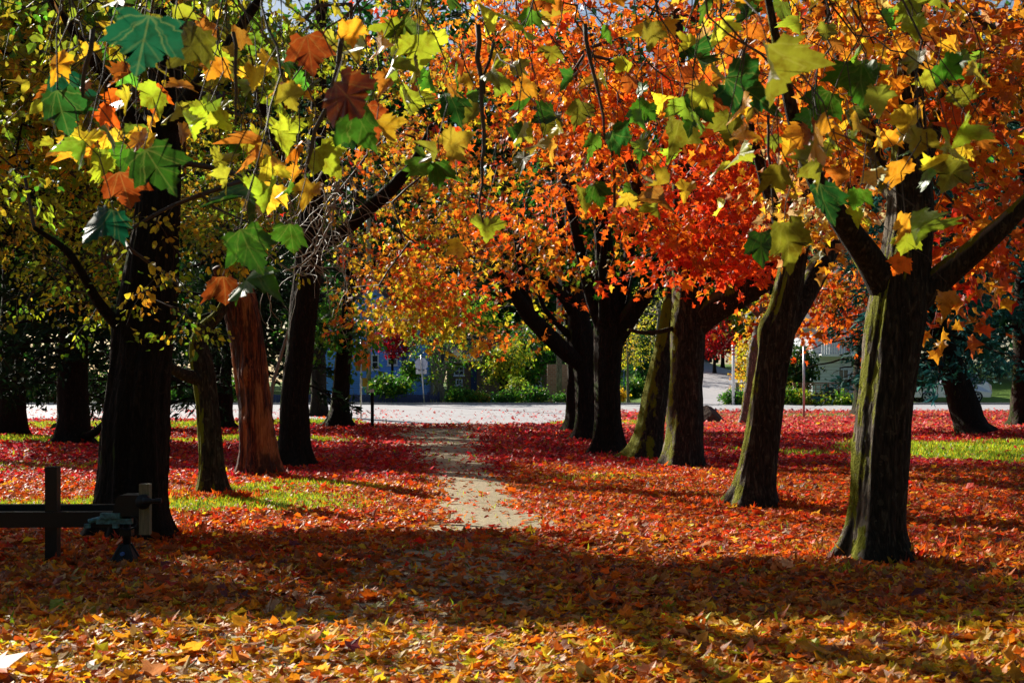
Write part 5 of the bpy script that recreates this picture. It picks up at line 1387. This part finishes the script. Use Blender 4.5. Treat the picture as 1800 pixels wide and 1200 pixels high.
# side street climbing away at the right
ys2 = np.linspace(69.9, 128, 70); cxs = np.interp(ys2, [69.9, 80, 95, 128], [10.9, 12.0, 13.6, 18.0]); hw = np.interp(ys2, [69.9, 74, 80, 128], [3.0, 2.2, 2.0, 2.0])
u = np.linspace(-1, 1, 9); XX = cxs[:, None] + hw[:, None] * u[None]; YY = np.broadcast_to(ys2[:, None], XX.shape)
v = np.stack([XX, YY, terr(XX, YY) + .02], -1).reshape(-1, 3); i = np.arange(69)[:, None] * 9; j = np.arange(8)[None]
mb = MB(); mb.add(v, np.stack([i + j, i + j + 1, i + j + 10, i + j + 9], -1).reshape(-1, 4)); tag(mb.build("side_street", RM, None, True), kind="structure")
kb = MB(); kv = [(-70, 69.8), (9.2, 69.8)]
for a, b in ((-70, 7.6), (14.2, 70)):
    n = int((b - a) / 1.5) + 1; xk = np.linspace(a, b, n)
    for q in range(n - 1): 
        zz = float(terr(xk[q], 69.8)); kb.box((xk[q], 69.72, zz - .1), (xk[q + 1] - .006, 69.88, zz + .11))
tag(kb.build("kerb", simple("kerb_concrete", (.34, .33, .31), .8), None), kind="structure")

# fallen leaves: one ground cover that nobody could count
def scatter(n, y0, y1, gamma=1.0):
    y = y0 + (y1 - y0) * rng.random(n) ** gamma
    x = (rng.random(n) * 2 - 1) * (y * 0.40 + 1.2)
    return x, y
fl = MB()
def litter(n, y0, y1, size, tpl, tilt, zr, gamma=1.0, keep_path=.06):
    x, y = scatter(n, y0, y1, gamma)
    pm = path_mask(x, y); gm = grass_mask(x, y)
    pk = np.where(y < 14.2, .5 - .1 * smooth(10.5, 11.5, y), keep_path)
    keep = rng.random(n) < (1 - pm * (1 - pk)) * (1 - .93 * gm)
    rd = y > road_near(x)
    keep &= ~rd | (rng.random(n) < np.where(x > 3, .30, .12))
    x, y = x[keep], y[keep]; n = len(x)
    z = terr(x, y) + .014 + np.abs(rng.normal(0, zr, n)) * (1 - path_mask(x, y) * .8)
    a = rng.uniform(0, 6.283, n)
    ax = np.stack([np.cos(a), np.sin(a), rng.normal(0, tilt, n)], -1)
    nr = np.stack([rng.normal(0, tilt, n), rng.normal(0, tilt, n), np.ones(n)], -1)
    col = litter_color(x, y)
    s = size * np.exp(rng.normal(0, .28, n))
    leaves(fl, np.stack([x, y, z], -1), ax, nr, s, col, tpl, curl=.35, droop=.25, jag=.08)
litter(10000, 6.6, 13.5, .085, MAPLE, .16, .014, 1.0, keep_path=.55)
litter(15000, 6.6, 14, .085, BROAD, .2, .014, 1.0, keep_path=.5)
litter(14000, 6.6, 14, .065, OVAL, .30, .016, 1.0, keep_path=.4)
litter(9000, 6.6, 14, .075, BROAD, .42, .02, 1.0, keep_path=.4)
litter(350, 6.6, 12, .13, MAPLE, .07, .02, keep_path=.5)
litter(52000, 13.0, 26, .080, BROAD, .25, .016, .85, .05)
litter(42000, 13.0, 26, .066, OVAL, .35, .016, .85, .05)
litter(110000, 25, 45, .092, OVAL, .4, .018, .85, .06)
litter(52000, 44, 64, .115, QUAD, .4, .02, .9, .5)
for (px, py, w) in ((1545, 985, 1.1), (1325, 890, .9), (1205, 818, .9), (1070, 798, .8), (1135, 806, .7), (455, 838, .8), (372, 876, .6), (240, 940, 1.2)):
    # drifts of leaves piled against the roots
    g0 = G(px, py); n = 700; a = rng.uniform(0, 6.283, n); r = w * (.25 + .45 * np.abs(rng.normal(0, 1, n)))
    x = g0[0] + r * np.cos(a); y = g0[1] + r * np.sin(a) * .8; z = terr(x, y) + .02 + .08 * rng.random(n) * np.exp(-r / w)
    leaves(fl, np.stack([x, y, z], -1), np.stack([np.cos(a + rng.normal(0, 1, n)), np.sin(a), rng.normal(0, .15, n)], -1), np.stack([rng.normal(0, .3, n), rng.normal(0, .3, n), np.ones(n)], -1), .085 * np.exp(rng.normal(0, .25, n)), litter_color(x, y), MAPLE_S, .8, False, .5, .1)
tag(fl.build("fallen_leaves", M['litter'], None, False), "thick carpet of fallen orange, red and yellow leaves over the park floor", "fallen leaves", kind="stuff")

# grass blades
gr = MB()
def blades(n, y0, y1, h, w):
    x, y = scatter(n, y0, y1); k = rng.random(n) < np.maximum(grass_mask(x, y) - .12, .008) * 1.3; x, y = x[k], y[k]; n = len(x)
    k = y < road_near(x); x, y = x[k], y[k]; n = len(x)
    a = rng.uniform(0, 6.283, n); ax = np.stack([rng.normal(0, .45, n), rng.normal(0, .45, n), np.ones(n)], -1); nr = np.stack([np.cos(a), np.sin(a), np.zeros(n)], -1)
    leaves(gr, np.stack([x, y, terr(x, y) - .003], -1), ax, nr, h * rng.uniform(.5, 1.4, n), pal([('green', 1.2), ('ygreen', 4), ('yellow', .6)], n, .2), (QUAD[0] * [w, 1], QUAD[1]), .1)
blades(260000, 8, 27, .075, .17)
blades(260000, 26, 58, .10, .28)
tag(gr.build("grass", M['grass'], None, False), "tufts of green grass showing through the leaves", "grass", kind="stuff")
